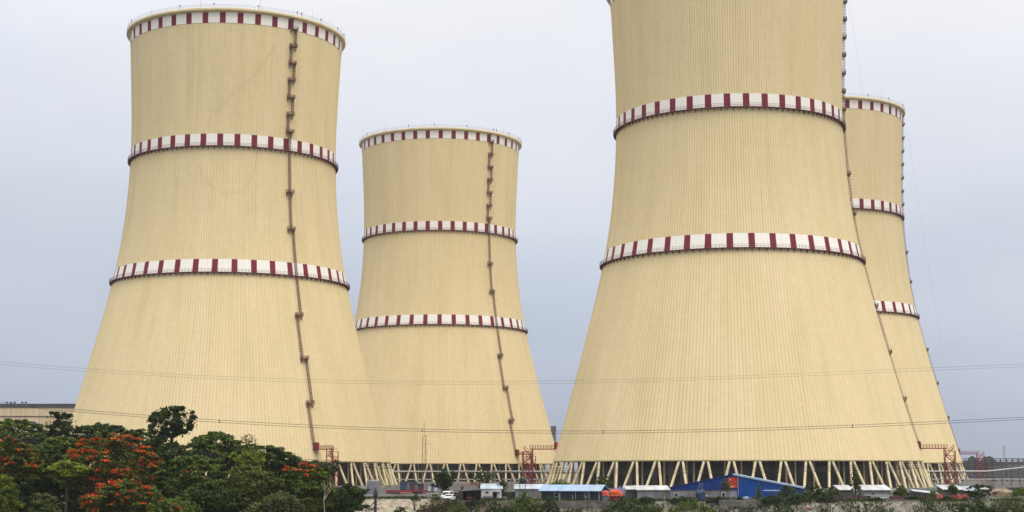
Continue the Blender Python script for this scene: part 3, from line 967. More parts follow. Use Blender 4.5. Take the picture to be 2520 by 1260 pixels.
make_plant('tree', 'dark arched crown sloping down to the right in front of the leftmost tower', 'tree', 640, 1100, 200, 1175, 262, 'umbrella', 'leaf_deep', 18, 7000, 0.30, group=TG)
make_plant('tree', 'dark low crown tucked between the orange tipped tree and the red stair tower', 'tree', 770, 1130, 130, 1190, 300, 'dome', 'leaf_deep', 19, 4200, 0.32, group=TG)
make_plant('tree', 'dark see-through tree behind the red flowering tree, below the tall loose tree', 'tree', 415, 1085, 170, 1200, 262, 'loose', 'leaf_deep', 20, 6000, 0.32, group=TG)
make_plant('tree', 'olive green tree in the middle of the bank with faint red flecks', 'tree', 470, 1124, 190, 1262, 240, 'umbrella', 'leaf_mid', 21, 8500, 0.28, blossom=(14, 260, 0.2), bl_mat='blossom_deep', group=TG)
make_plant('tree', 'yellowish upright tree crown in front of the dark arched crown', 'tree', 615, 1100, 92, 1170, 245, 'dome', 'leaf_light', 22, 3600, 0.24, group=TG)
make_plant('tree', 'pale green leafy tree right of the olive tree', 'tree', 610, 1140, 170, 1262, 238, 'dome', 'leaf_olive', 23, 8500, 0.27, group=TG)
make_plant('flowering_tree', 'green tree with a small orange flowered top beside the red stair tower', 'tree', 752, 1142, 140, 1262, 242, 'umbrella', 'leaf_mid', 24, 7000, 0.27, blossom=(16, 420, 0.20), bl_mat='blossom_deep', bl_zone=(-0.6, 0.5, 0.35, 1.2), group=TG)
make_plant('tree', 'dark green tree in front of the leaning legs, at the right end of the bank', 'tree', 848, 1186, 120, 1275, 262, 'dome', 'leaf_deep', 25, 5500, 0.27, group=TG)
make_plant('tree', 'shaded tree low in the middle of the bank, under the olive tree', 'tree', 520, 1185, 200, 1290, 232, 'dome', 'leaf_deep', 26, 7500, 0.28, group=TG)
make_plant('tree', 'dark shaded tree low between the two flowering trees', 'tree', 135, 1105, 170, 1240, 245, 'dome', 'leaf_deep', 27, 7000, 0.3, group=TG)
make_plant('tree', 'layered green tree between the two red flowering trees', 'tree', 150, 1078, 140, 1150, 250, 'umbrella', 'leaf_mid', 28, 5200, 0.27, group=TG)
make_plant('flowering_tree', 'big tree covered with red and orange flowers in the middle of the left bank', 'tree', 268, 1070, 240, 1225, 232, 'umbrella', 'leaf_olive', 29, 8000, 0.27, blossom=(260, 5200, 0.175), group=TG, lean=0.8)
make_plant('flowering_tree', 'lower red flowering tree under the big one, at the bottom of the photo', 'tree', 305, 1185, 200, 1285, 222, 'umbrella', 'leaf_olive', 30, 6500, 0.26, blossom=(120, 2400, 0.175), group=TG, bl_mat='blossom')
make_plant('flowering_tree', 'tree with scattered orange flowers cut off by the left edge', 'tree', 22, 1080, 150, 1195, 228, 'umbrella', 'leaf_olive', 31, 6500, 0.26, blossom=(85, 1500, 0.175), group=TG)
make_plant('tree', 'bright green umbrella crown in front of the dark gap left of the big red tree', 'tree', 166, 1138, 96, 1176, 226, 'umbrella', 'leaf_light', 32, 2600, 0.24, group=TG)
make_plant('tree', 'yellow green tree in the bottom left corner', 'tree', 8, 1160, 90, 1300, 208, 'dome', 'leaf_light', 33, 5200, 0.25, blossom=(5, 90, 0.2), bl_mat='blossom_deep', group=TG)
make_plant('shrub', 'grey green bushy crown at the bottom edge left of the red flowers', 'tree', 112, 1222, 110, 1320, 206, 'dome', 'leaf_grey', 34, 4200, 0.23, group=TG)
make_plant('tree', 'dark green tree at the bottom edge right of the lower red flowers', 'tree', 420, 1215, 150, 1320, 218, 'dome', 'leaf_mid', 35, 5200, 0.26, blossom=(6, 160, 0.2), bl_zone=(-0.4, 0.4, 0, 1), group=TG)
make_plant('tree', 'dull green tree at the bottom edge under the pale green tree', 'tree', 690, 1205, 170, 1320, 226, 'dome', 'leaf_grey', 36, 6500, 0.25, group=TG)
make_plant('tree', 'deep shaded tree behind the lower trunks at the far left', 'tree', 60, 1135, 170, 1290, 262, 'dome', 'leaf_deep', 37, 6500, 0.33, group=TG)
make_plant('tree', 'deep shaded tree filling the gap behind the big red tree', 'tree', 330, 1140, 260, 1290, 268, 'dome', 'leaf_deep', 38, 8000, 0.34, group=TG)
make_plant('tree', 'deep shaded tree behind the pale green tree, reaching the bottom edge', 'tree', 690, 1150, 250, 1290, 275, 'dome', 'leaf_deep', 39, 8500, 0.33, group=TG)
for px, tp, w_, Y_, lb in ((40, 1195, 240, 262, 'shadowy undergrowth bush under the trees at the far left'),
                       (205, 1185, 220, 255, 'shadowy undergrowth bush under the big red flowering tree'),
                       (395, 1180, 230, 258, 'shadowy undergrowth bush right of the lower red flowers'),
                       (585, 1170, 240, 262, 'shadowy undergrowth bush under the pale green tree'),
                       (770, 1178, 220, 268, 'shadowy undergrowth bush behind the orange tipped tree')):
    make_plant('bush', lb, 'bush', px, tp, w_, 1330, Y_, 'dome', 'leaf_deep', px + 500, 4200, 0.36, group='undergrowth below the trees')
# bare pale branch among the leaves
rt_ = thing('bare_tree', W(800, 1262, 236), 'bare forked pale branch standing among the trees by the stair tower', 'bare tree')
mb = MB()
def _br(p, d, L, r_, dep, rnd):
    e = p + d * L
    mb.tube(p, e, r_, r_ * 0.6, 5)
    if dep:
        for _ in range(2 + (dep > 1)):
            _br(e, (d + Vector((rnd.uniform(-.7, .7), rnd.uniform(-.5, .5), rnd.uniform(-.1, .5)))).normalized(), L * 0.68, r_ * 0.6, dep - 1, rnd)
_br(Vector((0, 0, -0.5)), Vector((-0.1, 0, 1)).normalized(), 2.3, 0.10, 3, random.Random(5))
mb.build('trunk', MAT['bark_pale'], rt_)

SG = 'shrubs and saplings along the bank'
sh = [
    ('tree', 'dark dense tree in front of the pipes, behind the white vehicles', 1092, 1153, 54, 1212, 372, 'dome', 'leaf_deep', 2800, 0.22),
    ('sapling', 'slim dark tree beside the small pale roofed shed', 1236, 1178, 34, 1222, 352, 'column', 'leaf_deep', 900, 0.2),
    ('tree', 'thin grey green tree in front of the pipes left of the black tank', 1190, 1152, 66, 1205, 380, 'loose', 'leaf_grey', 1100, 0.2),
    ('shrub', 'tall green bush in front of the small sheds, below the black tank', 1292, 1203, 96, 1268, 322, 'shrub', 'leaf_mid', 3200, 0.19),
    ('shrub', 'dark green bush touching the left end of the green shed', 1352, 1214, 62, 1268, 320, 'shrub', 'leaf_deep', 2000, 0.19),
    ('shrub', 'dark green bush left of the tall green bush at the bottom edge', 1225, 1228, 90, 1275, 322, 'shrub', 'leaf_deep', 2400, 0.19),
    ('shrub', 'small dark bush on the brown slope under the white vehicles', 1130, 1234, 80, 1275, 326, 'shrub', 'leaf_olive', 1700, 0.18),
    ('shrub', 'small green bush above the pale earth bank by the kerb', 1022, 1214, 26, 1232, 355, 'shrub', 'leaf_mid', 500, 0.16),
    ('sapling', 'leafy sapling behind the green shed roof in front of the tower legs', 1484, 1172, 52, 1202, 400, 'loose', 'leaf_mid', 1100, 0.19),
    ('shrub', 'leafy plants at the foot of the leftmost legs of the nearest tower', 1378, 1178, 60, 1196, 470, 'shrub', 'leaf_light', 700, 0.22),
    ('shrub', 'wide dark bush below the orange tarpaulin', 1545, 1220, 160, 1275, 322, 'shrub', 'leaf_deep', 4200, 0.19),
    ('shrub', 'green bush right of the wide dark bush, under the grey hut', 1610, 1230, 60, 1272, 324, 'shrub', 'leaf_mid', 1500, 0.18),
    ('shrub', 'low green weeds in front of the grey hut and the blue cover', 1700, 1226, 130, 1262, 327, 'shrub', 'leaf_mid', 2600, 0.17),
    ('sapling', 'dark sapling against the left half of the blue gabled wall', 1785, 1178, 30, 1205, 345, 'column', 'leaf_grey', 520, 0.17),
    ('sapling', 'narrow green sapling against the right half of the blue gabled wall', 1866, 1194, 18, 1230, 337, 'column', 'leaf_mid', 520, 0.16),
    ('shrub', 'dark leafy bush overlapping the right eave of the blue gabled shed', 1938, 1190, 74, 1232, 340, 'shrub', 'leaf_grey', 2200, 0.2),
    ('shrub', 'wide dark bush right of the blue gabled shed', 2003, 1186, 96, 1233, 340, 'shrub', 'leaf_deep', 2800, 0.2),
    ('shrub', 'dusty green bush left of the white roofed shed', 2046, 1192, 60, 1228, 341, 'shrub', 'leaf_grey', 1500, 0.2),
    ('sapling', 'wispy tree rising in front of the two white roofed sheds', 2104, 1152, 34, 1222, 339, 'loose', 'leaf_grey', 800, 0.2),
    ('shrub', 'green bush between the white roofed sheds and the leaning white sheet', 2217, 1194, 44, 1218, 352, 'shrub', 'leaf_mid', 1100, 0.19),
    ('shrub', 'small green bush over the right end of the leaning white sheet', 2297, 1200, 28, 1226, 338, 'shrub', 'leaf_light', 600, 0.17),
    ('sapling', 'broad leaved sapling in front of the rightmost white roofed shed', 2345, 1190, 34, 1222, 338, 'dome', 'leaf_mid', 650, 0.18),
    ('tree', 'dark branching small tree at the right end of the rightmost white roofed shed', 2407, 1188, 66, 1236, 335, 'loose', 'leaf_deep', 1500, 0.19),
    ('shrub', 'big green bush at the bottom right, left of the corner', 2400, 1220, 170, 1275, 318, 'shrub', 'leaf_deep', 4600, 0.19),
    ('shrub', 'big dusty bush in the bottom right corner', 2490, 1208, 140, 1275, 322, 'shrub', 'leaf_grey', 4600, 0.19),
    ('shrub', 'light green bush beside the sand heap at the right edge', 2512, 1194, 50, 1222, 345, 'shrub', 'leaf_light', 1100, 0.18),
    ('shrub', 'small dark bush on the pale earth bank, right of the wooden pole', 985, 1243, 44, 1268, 340, 'shrub', 'leaf_deep', 700, 0.16),
    ('shrub', 'dark bush hanging over the right end of the pale earth bank', 1046, 1233, 52, 1266, 338, 'shrub', 'leaf_olive', 900, 0.16),
    ('shrub', 'dry brown bush on the earth slope right of the pale bank', 1075, 1228, 110, 1275, 330, 'shrub', 'leaf_brown', 3000, 0.15),
]
for i, (nm, lb, px, top, w, bot, Y, stl, lf, n, s) in enumerate(sh):
    make_plant(nm, lb, 'tree' if nm in ('tree', 'sapling') else 'bush', px, top, w, bot, Y, stl, lf, 100 + i, n, s, group=SG, depth=0.7 if stl == 'shrub' else 0.9)
for px, tp, w_, lb in ((1822, 1222, 30, 'added low dark bush at the left foot of the bright blue cladding'), (1900, 1212, 60, 'added low dark bush under the flat white awning'),
                       (1965, 1214, 70, 'added low dark bush below the bush that hides the right eave of the blue shed'), (2035, 1214, 60, 'added low dark bush left of the orange and purple rubbish heap'),
                       (2155, 1222, 50, 'added low dark bush at the foot of the grey board fence'), (2250, 1218, 70, 'added low dark bush in front of the maroon scrap fence'),
                       (2330, 1222, 60, 'added low dark bush between the two red tarpaulins'), (1590, 1219, 50, 'added low dark bush in front of the grey sheet hut, left end'),
                       (1680, 1219, 80, 'added low dark bush in front of the long grey sheet wall, left half'), (1770, 1222, 70, 'added low dark bush in front of the long grey sheet wall, right end')):
    make_plant('shrub', lb, 'bush', px, tp, w_, 1236, 334.6, 'shrub', 'leaf_deep', px, 900, 0.17, group=SG, depth=0.3)  # bushes added to draw the dark line of shadow and undergrowth below the sheds
for i, (px, w) in enumerate(((2393, 26), (2431, 34))):
    make_plant('tree', ('far tree with a small round top above the steel frame, left of the stairs',
                        'far wider tree above the steel frame, right of the red stair tower')[i], 'tree', px, 1122, w, 1140, 1300, 'dome', 'leaf_far', 300 + i, 900, 0.7, base=0)

# weeds and low growth along the edge and the slope: uncountable
rng = np.random.default_rng(77)
VV = []; FF = []; k0 = 0
pts = []
rnd = random.Random(4)
while len(pts) < 17000:
    x = rnd.uniform(-45, 125); e = edge_y(x); y = e + rnd.gauss(-3, 4.5)
    dens = mnoise.noise((x * 0.16, y * 0.16, 1.0)) + 0.5 * mnoise.noise((x * 0.6, y * 0.6, 2.0))
    if -38 < x < -19 and y < e: dens -= 0.55
    if dens > rnd.uniform(-0.35, 0.55) and y > 305:
        pts.append((x, y, ground_z(x, y) + 0.1))
P_ = np.array(pts); n = len(P_)
h = 0.18 + 0.45 * rng.random(n); a = rng.random(n) * 2 * PI; ln = rng.normal(size=(n, 2)) * 0.22
w = 0.10 + 0.10 * rng.random(n)
ax_ = np.stack([np.cos(a), np.sin(a), 0 * a], -1) * w[:, None]
tp = P_ + np.stack([ln[:, 0], ln[:, 1], h], -1)
V4 = np.stack([P_ - ax_, P_ + ax_, tp + ax_ * 0.5, tp - ax_ * 0.5], 1).reshape(-1, 3)
ow = mesh_np('weeds', V4, np.arange(4 * n).reshape(n, 4), MAT['leaf_deep'])
tag(ow, 'low weeds and grass on the bank edge', 'weeds', kind='stuff')
# rubble on the slope
mb = MB()
rnd = random.Random(8)
for _ in range(1500):
    x = rnd.uniform(-38, 118); e = edge_y(x); y = e - abs(rnd.gauss(0, 2.2)); s = rnd.uniform(0.07, 0.3) * (1.5 if rnd.random() < 0.08 else 1)
    if x < 6 and x > -17 and rnd.random() < 0.7: continue
    z = ground_z(x, y)
    vs = []
    for dx, dy, dz in ((1, 0, 0), (-1, 0, 0), (0, 1, 0), (0, -1, 0), (0, 0, 1), (0, 0, -1)):
        vs.append((x + dx * s * rnd.uniform(.6, 1.3), y + dy * s * rnd.uniform(.6, 1.3), z + dz * s * rnd.uniform(.4, .9)))
    mb.add(vs, [(0, 2, 4), (2, 1, 4), (1, 3, 4), (3, 0, 4), (2, 0, 5), (1, 2, 5), (3, 1, 5), (0, 3, 5)])
o = mb.build('rubble', MAT['rock']); tag(o, 'broken stones strewn over the bank slope', 'rubble', kind='stuff')


# ------------------------------------------------------------------ buildings and sheds
def gable(root, L, D, eave, ridge, wall, roof, over=0.35, axis='x', th=0.10, ridge_at=0.5, right_roof=None):
    """box 0..L x 0..D (local), ridge along axis"""
    mb = MB()
    if axis == 'x':
        rd = D * ridge_at
        for x in (0, L):
            mb.prism([(0, 0)], 0, 0) if False else None
        poly = [(0, 0), (0, eave), (rd, ridge), (D, eave), (D, 0)]
        n = 5
        vs = [(0, y, z) for y, z in poly] + [(L, y, z) for y, z in poly]
        mb.add(vs, [(0, 1, 2, 3, 4), (9, 8, 7, 6, 5), (0, 5, 6, 1), (3, 8, 9, 4)])
        w = mb.build('wall', wall, root)
        mb = MB()
        for (ya, za), (yb, zb) in (((0, eave), (rd, ridge)), ((D, eave), (rd, ridge))):
            d = Vector((0, ya - yb, za - zb)).normalized() * over
            a = Vector((0, ya, za + 0.06)) + d; b_ = Vector((0, yb, zb + 0.06))
            up = Vector((0, 0, th))
            vs = [(-over, a.y, a.z), (L + over, a.y, a.z), (L + over, b_.y, b_.z), (-over, b_.y, b_.z)]
            vs += [(x, y, z + th) for x, y, z in vs]
            mb.add(vs, [(0, 1, 2, 3), (7, 6, 5, 4), (0, 4, 5, 1), (1, 5, 6, 2), (2, 6, 7, 3), (3, 7, 4, 0)])
        mb.build('roof', roof, root)
    else:
        rl = L * ridge_at
        poly = [(0, 0), (0, eave), (rl, ridge), (L, eave), (L, 0)]
        vs = [(x, 0, z) for x, z in poly] + [(x, D, z) for x, z in poly]
        mb.add(vs, [(4, 3, 2, 1, 0), (5, 6, 7, 8, 9), (1, 6, 5, 0), (4, 9, 8, 3)])
        w = mb.build('wall', wall, root)
        for q, ((xa, za), (xb, zb)) in enumerate((((0, eave), (rl, ridge)), ((L, eave), (rl, ridge)))):
            mb = MB()
            d = Vector((xa - xb, 0, za - zb)).normalized() * over
            a = Vector((xa, 0, za + 0.06)) + d; b_ = Vector((xb, 0, zb + 0.06))
            vs = [(a.x, -over, a.z), (a.x, D + over, a.z), (b_.x, D + over, b_.z), (b_.x, -over, b_.z)]
            vs += [(x, y, z + th) for x, y, z in vs]
            mb.add(vs, [(0, 1, 2, 3), (7, 6, 5, 4), (0, 4, 5, 1), (1, 5, 6, 2), (2, 6, 7, 3), (3, 7, 4, 0)])
            mb.build('roof', (right_roof or roof) if q else roof, root)
    return w


def window(root, x, z, w, h, y=-0.03, frame='frame_white', pane='dark_glass', name='window'):
    mb = MB()
    for dx in (-w / 2, w / 2):
        mb.box((x + dx, y, z), (0.1, 0.08, h + 0.1))
    for dz in (-h / 2, h / 2):
        mb.box((x, y - 0.003, z + dz), (w - 0.1, 0.08, 0.1))
    o = mb.build(name, MAT[frame], root)
    mb = MB(); mb.box((x, y + 0.02, z), (w - 0.1, 0.05, h - 0.1)); mb.build('pane', MAT[pane], o)


def at_ground(px, Y):
    p = W(px, 1154, Y); return Vector((p.x, Y, 0))


# turbine hall far left
h0 = W(-260, 1003, 760); h1 = W(215, 1003, 760)
hz = W(60, 1003, 760).z; hz2 = W(60, 993.5, 760).z
hall = thing('hall', (h0.x, 760, 0), 'long beige hall with a dark parapet behind the trees at the left edge', 'building')
Lh = h1.x - h0.x
mb = MB(); mb.box((Lh / 2, 25, hz / 2), (Lh, 50, hz)); mb.build('wall', MAT['hall'], hall)
mb = MB(); mb.box((Lh / 2 - 1, 25, (hz + hz2) / 2), (Lh + 0.6, 50.6, hz2 - hz)); mb.build('parapet', MAT['hall_dark'], hall)
mb = MB(); mb.box((Lh / 2, -0.15, W(60, 1024.5, 760).z), (Lh, 0.3, 0.35)); mb.build('ledge', MAT['hall_dark'], hall)
for px in (44, 78):
    p = W(px, 1041, 760); window(hall, p.x - h0.x, p.z, 4.2, 1.7, -0.06, 'frame_white', 'glass')
for px, lb in ((17, 'leftmost roof vent on the beige hall'), (27, 'second roof vent from the left on the beige hall'), (36, 'middle roof vent on the beige hall, right of a close pair'),
               (55, 'roof vent left of the last one on the beige hall'), (63.5, 'rightmost roof vent on the beige hall')):
    p = W(px, 993, 764)
    v = thing('roof_vent', (p.x, 764, hz2), lb + ', dark mushroom shape', 'roof vent', 'roof vents on the beige hall')
    mb = MB(); mb.tube((0, 0, -0.1), (0, 0, 0.6), 0.22, 0.22, 8); mb.build('pipe', MAT['lamp'], v)
    mb = MB(); mb.tube((0, 0, 0.5), (0, 0, 1.0), 0.45, 0.60, 10); mb.tube((0, 0, 1.0), (0, 0, 1.25), 0.6, 0.2, 10); mb.build('cowl', MAT['lamp'], v)

# green shed with pale blue roof, turned so that its right gable shows
fr = at_ground(1474, 336)
phi = R(-16)
Ls = 13.2; Ds = 8.0
org = fr - Vector((math.cos(phi), math.sin(phi), 0)) * Ls
s1 = thing('shed', org, 'long dark teal shed with a pale blue gabled roof at the bank edge', 'shed', rz=phi)
gable(s1, Ls, Ds, 2.25, 3.40, MAT['teal_wall'], MAT['blue_roof'], 0.5)
for x in (3.6, 10.3):
    window(s1, x, 1.35, 0.85, 0.85, frame='frame_grey')
for x in (0.06, 4.4, 7.9, 11.0, 13.1):
    mb = MB(); mb.box((x, -0.06, 1.1), (0.12, 0.1, 2.2)); mb.build('post', MAT['chrome'], s1)
mb = MB(); mb.box((Ls + 0.05, 2.1, 1.0), (0.1, 1.3, 2.0)); mb.build('door', MAT['dark_glass'], s1)

# blue gabled shed
fl = at_ground(1645, 378); frr = at_ground(1977, 371.5)
ang = math.atan2(frr.y - fl.y, frr.x - fl.x); Lb = (frr - fl).length
bl = thing('gabled_shed', fl, 'large bright blue gabled shed with a red panel, in front of the nearest tower', 'shed', rz=ang)
gable(bl, Lb, 15, 2.25, 5.55, MAT['blue_wall'], MAT['blue_wall'], 0.25, 'y', 0.22, 0.48, MAT['blue_roof'])
mb = MB()
mb.add([(Lb * 0.525, -0.06, 0), (Lb - 0.05, -0.06, 0), (Lb - 0.05, -0.06, 2.3), (Lb * 0.525, -0.06, 5.2),
        (Lb * 0.525, -0.02, 0), (Lb - 0.05, -0.02, 0), (Lb - 0.05, -0.02, 2.3), (Lb * 0.525, -0.02, 5.2)], [(0, 1, 2, 3), (7, 6, 5, 4), (0, 4, 5, 1), (1, 5, 6, 2), (2, 6, 7, 3), (3, 7, 4, 0)])
mb.build('cladding', MAT['blue_bright'], bl)
mb = MB(); mb.box((Lb * 0.518, -0.10, 2.5), (0.16, 0.14, 5.0)); mb.build('downpipe', MAT['chrome'], bl)
pn = MB(); pn.box((Lb * 0.478, -0.07, 3.7), (2.25, 0.10, 2.6)); pnl = pn.build('panel', MAT['red_panel'], bl); pnl['label'] = 'red corrugated panel with three pale spots'
mb = MB()
for x, z in ((0.463, 4.4), (0.468, 2.75), (0.483, 2.72)):
    mb.tube((Lb * x, -0.12, z), (Lb * x, -0.135, z), 0.16, 0.16, 8)
mb.build('spot', MAT['frame_white'], pnl)
mb = MB()
d_ = Vector((Lb * 0.52, 0, -3.3)).normalized()
mb.add([(Lb * 0.48, -0.42, 5.50), (Lb + 0.3, -0.42, 2.18), (Lb + 0.3, -0.42, 2.55), (Lb * 0.48, -0.42, 5.90),
        (Lb * 0.48, -0.28, 5.50), (Lb + 0.3, -0.28, 2.18), (Lb + 0.3, -0.28, 2.55), (Lb * 0.48, -0.28, 5.90)], [(0, 1, 2, 3), (7, 6, 5, 4), (0, 4, 5, 1), (1, 5, 6, 2), (2, 6, 7, 3), (3, 7, 4, 0)])
mb.build('verge_trim', MAT['blue_roof'], bl)


def low_shed(name, label, pl, pr, Y, ztop, zeave, wall, roof, D=5.0, rz=0.0, over=0.3, cat='shed', drop=None):
    """single pitch shed: roof rises towards the back"""
    a = at_ground(pl, Y); b_ = at_ground(pr, Y); L = b_.x - a.x
    t = thing(name, a, label, cat, rz=rz)
    mb = MB()
    vs = [(0, 0, 0), (L, 0, 0), (L, D, 0), (0, D, 0), (0, 0, zeave), (L, 0, zeave), (L, D, ztop), (0, D, ztop)]
    mb.add(vs, [(0, 3, 2, 1), (4, 5, 6, 7), (0, 1, 5, 4), (1, 2, 6, 5), (2, 3, 7, 6), (3, 0, 4, 7)])
    mb.build('wall', wall, t)
    sl = (ztop - zeave) / D
    mb = MB()
    vs = []
    for x, y in ((-over, -over), (L + over, -over), (L + over, D + over), (-over, D + over)):
        vs.append((x, y, zeave + sl * y + 0.05))
    vs += [(x, y, z + 0.1) for x, y, z in vs]
    mb.add(vs, [(0, 3, 2, 1), (4, 5, 6, 7), (0, 1, 5, 4), (1, 2, 6, 5), (2, 3, 7, 6), (3, 0, 4, 7)])
    mb.build('roof', roof, t)
    return t, L


t, L = low_shed('hut', 'grey sheet hut with a long whitish roof between the orange tarpaulin and the blue shed', 1568, 1646, 339, 3.15, 2.35, MAT['grey_sheet'], MAT['roof_white'], 7)
t2, L = low_shed('lean_to', 'open lean-to with whitish roof right behind the orange tarpaulin', 1542, 1566, 341, 3.1, 2.45, MAT['grey_dark_sheet'], MAT['roof_white'], 5)
mb = MB()
for x in (0.3, 1.2, 1.9):
    mb.box((x, -0.35, 1.1), (0.12, 0.12, 2.2))
mb.build('post', MAT['wood'], t2)
# long grey sheet wall
a = at_ground(1647, 341); b_ = at_ground(1812, 341); L = b_.x - a.x
t = thing('sheet_wall', a, 'long weathered grey sheet wall with a rusty top in front of the blue shed', 'wall')
mb = MB(); mb.box((L / 2, 0, 1.15), (L, 0.12, 2.3)); mb.build('panel', MAT['grey_sheet'], t)
mb = MB(); mb.box((L / 2, -0.02, 2.36), (L, 0.25, 0.14)); mb.build('coping', MAT['scrap'], t)
mb = MB(); mb.box((L / 2 + 1.5, -0.12, 0.45), (L - 3.5, 0.1, 0.9)); mb.build('lower_panel', MAT['grey_dark_sheet'], t)
window(t, L * 0.80, 1.25, 0.75, 1.25, -0.10)
window(t, L * 0.10, 1.25, 0.8, 0.9, -0.10)
# white roofed sheds on the right
low_shed('shed', 'white roofed grey shed left of the wispy tree', 2066, 2098, 346, 3.15, 2.25, MAT['grey_dark_sheet'], MAT['roof_white'], 6)
t, L = low_shed('shed', 'white roofed pale grey shed right of the wispy tree, boards below', 2124, 2190, 344, 3.2, 2.25, MAT['grey_sheet'], MAT['roof_white'], 6)
window(t, L * 0.35, 1.5, 0.8, 0.6, frame='frame_grey')
low_shed('shed', 'rightmost white roofed shed with a dark grey wall beside the red stair tower', 2322, 2368, 345, 3.2, 2.3, MAT['grey_dark_sheet'], MAT['roof_white'], 6)
low_shed('shed', 'lower white roofed shed joined to the right of the rightmost shed', 2369, 2402, 347, 2.9, 2.1, MAT['grey_dark_sheet'], MAT['roof_tint'], 5)
low_shed('hut', 'little grey hut with a white slatted roof under the pylon', 2416, 2430, 352, 2.6, 2.3, MAT['grey_sheet'], MAT['roof_white'], 2.5)
# leaning white sheet
a = W(2242, 1208, 342); b_ = W(2312, 1215, 340)
t = thing('lean_to', (a.x, 341, 0), 'long white sheet roof sloping down to the right over dark scrap', 'lean-to')
mb = MB()
L = b_.x - a.x
vs = [(0, -0.6, 2.1), (L, -0.6, 1.45), (L, 1.8, 1.85), (0, 1.8, 2.5)]
vs += [(x, y, z + 0.1) for x, y, z in vs]
mb.add(vs, [(0, 3, 2, 1), (4, 5, 6, 7), (0, 1, 5, 4), (1, 2, 6, 5), (2, 3, 7, 6), (3, 0, 4, 7)]); mb.build('roof', MAT['roof_white'], t)
for x, y in ((0.2, -0.4), (L * 0.5, -0.4), (L - 0.2, -0.4), (0.2, 1.6), (L - 0.2, 1.6)):
    mb = MB(); mb.box((x, y, 0.9), (0.12, 0.12, 1.3 if x > L * 0.6 else 1.9)); mb.build('post', MAT['wood'], t)
mb = MB(); mb.box((L / 2, 2.2, 1.35), (L, 0.15, 2.7)); bw = mb.build('back_wall', MAT['grey_sheet'], t)
# rusty scrap fences
rnd = random.Random(12)
for (p0, p1, lb) in ((2050, 2130, 'rusty low scrap sheet fence below the white roofed sheds'), (2186, 2306, 'dark maroon scrap fence below the leaning white sheet')):
    a = at_ground(p0, 337); b_ = at_ground(p1, 337)
    t = thing('scrap_fence', a, lb, 'fence')
    x = 0; L = b_.x - a.x
    while x < L:
        w = rnd.uniform(0.6, 1.3); h = rnd.uniform(0.85, 1.5)
        mb = MB(); mb.box((x + w / 2, rnd.uniform(-.1, .1), h / 2), (w * 0.97, 0.06, h), rnd.uniform(-.06, .06))
        mb.build('sheet', MAT[rnd.choice(['scrap', 'scrap', 'grey_dark_sheet', 'walk' if p0 > 2180 else 'wood'])], t); x += w
# white boarded bits beside the pale shed
a = at_ground(2128, 338); t = thing('board_fence', a, 'grey board fence with a slanting plank below the pale shed', 'fence')
for k in range(6):
    mb = MB(); mb.box((2.7, 0, 0.2 + 0.22 * k), (5.4, 0.05, 0.2), 0.0); mb.build('board', MAT['concrete_light' if k % 2 else 'grey_sheet'], t)
mb = MB(); mb.bar((0.5, -0.12, 0.25), (5.6, -0.12, 0.95), 0.16); mb.build('plank', MAT['frame_white'], t)

# middle group: awning shack, pale shed, roofs
a = at_ground(1138, 345); b_ = at_ground(1183, 345); L = b_.x - a.x
t = thing('open_shack', a, 'dark open fronted shack with a teal awning, right of the white vehicles', 'shack')
mb = MB()
vs = [(-0.2, -0.8, 2.0), (L + 0.1, -0.8, 2.35), (L + 0.1, 4, 2.6), (-0.2, 4, 2.3)]
vs += [(x, y, z + 0.09) for x, y, z in vs]
mb.add(vs, [(0, 3, 2, 1), (4, 5, 6, 7), (0, 1, 5, 4), (1, 2, 6, 5), (2, 3, 7, 6), (3, 0, 4, 7)]); mb.build('awning', MAT['teal_wall'], t)
mb = MB(); mb.box((L / 2, 4, 1.1), (L, 0.1, 2.2)); mb.box((0.02, 2, 1.0), (0.08, 4, 2.0)); mb.build('wall', MAT['wood'], t)
for x in (0.05, 1.4, 2.8, L - 0.05):
    mb = MB(); mb.bar((x, -0.7, 0), (x, -0.7, 2.05 + 0.3 * x / L), 0.1); mb.build('post', MAT['wood'], t)
t, L = low_shed('shed', 'small pale walled shed with a bluish white roof left of the slim dark tree', 1185, 1234, 348, 3.5, 2.5, MAT['frame_white'], MAT['roof_tint'], 6)
window(t, 1.25, 1.75, 0.9, 0.55)
mb = MB(); mb.box((1.4, -0.4, 0.55), (2.1, 0.1, 0.9)); mb.build('counter', MAT['grey_sheet'], t)
mb = MB(); mb.box((3.0, -0.05, 0.95), (0.9, 0.06, 1.9)); mb.build('door', MAT['wood'], t)
mb = MB(); mb.box((3.4, -0.7, 2.0), (1.6, 1.3, 0.08)); mb.build('canopy', MAT['frame_white'], t)
low_shed('shed', 'low shed with a bluish white roof behind the tall green bush', 1268, 1342, 362, 3.2, 2.3, MAT['grey_sheet'], MAT['roof_tint'], 7)
a = at_ground(1880, 341); b_ = at_ground(1917, 341); L = b_.x - a.x
t = thing('awning', a, 'flat white awning on posts in front of the right half of the blue gabled shed', 'awning')
mb = MB(); mb.box((L / 2, 1.0, 2.25), (L, 2.6, 0.14)); mb.build('roof', MAT['roof_white'], t)
for x in (0.1, L - 0.1):
    for y in (0, 2.1):
        mb = MB(); mb.bar((x, y, 0), (x, y, 2.2), 0.1); mb.build('post', MAT['wood'], t)
a = at_ground(1114, 344); t = thing('awning', a, 'small cream flat awning just right of the white car', 'awning')
mb = MB(); mb.box((0.6, 0.6, 1.95), (1.5, 1.6, 0.12)); mb.build('roof', MAT['concrete_light'], t)
for x in (0.0, 1.2):
    mb = MB(); mb.bar((x, 0, 0), (x, 0, 1.9), 0.09); mb.build('post', MAT['wood'], t)
mb = MB(); mb.box((0.7, 0.9, 0.6), (1.0, 0.7, 1.2)); mb.build('stall', MAT['steel_dark'], t)


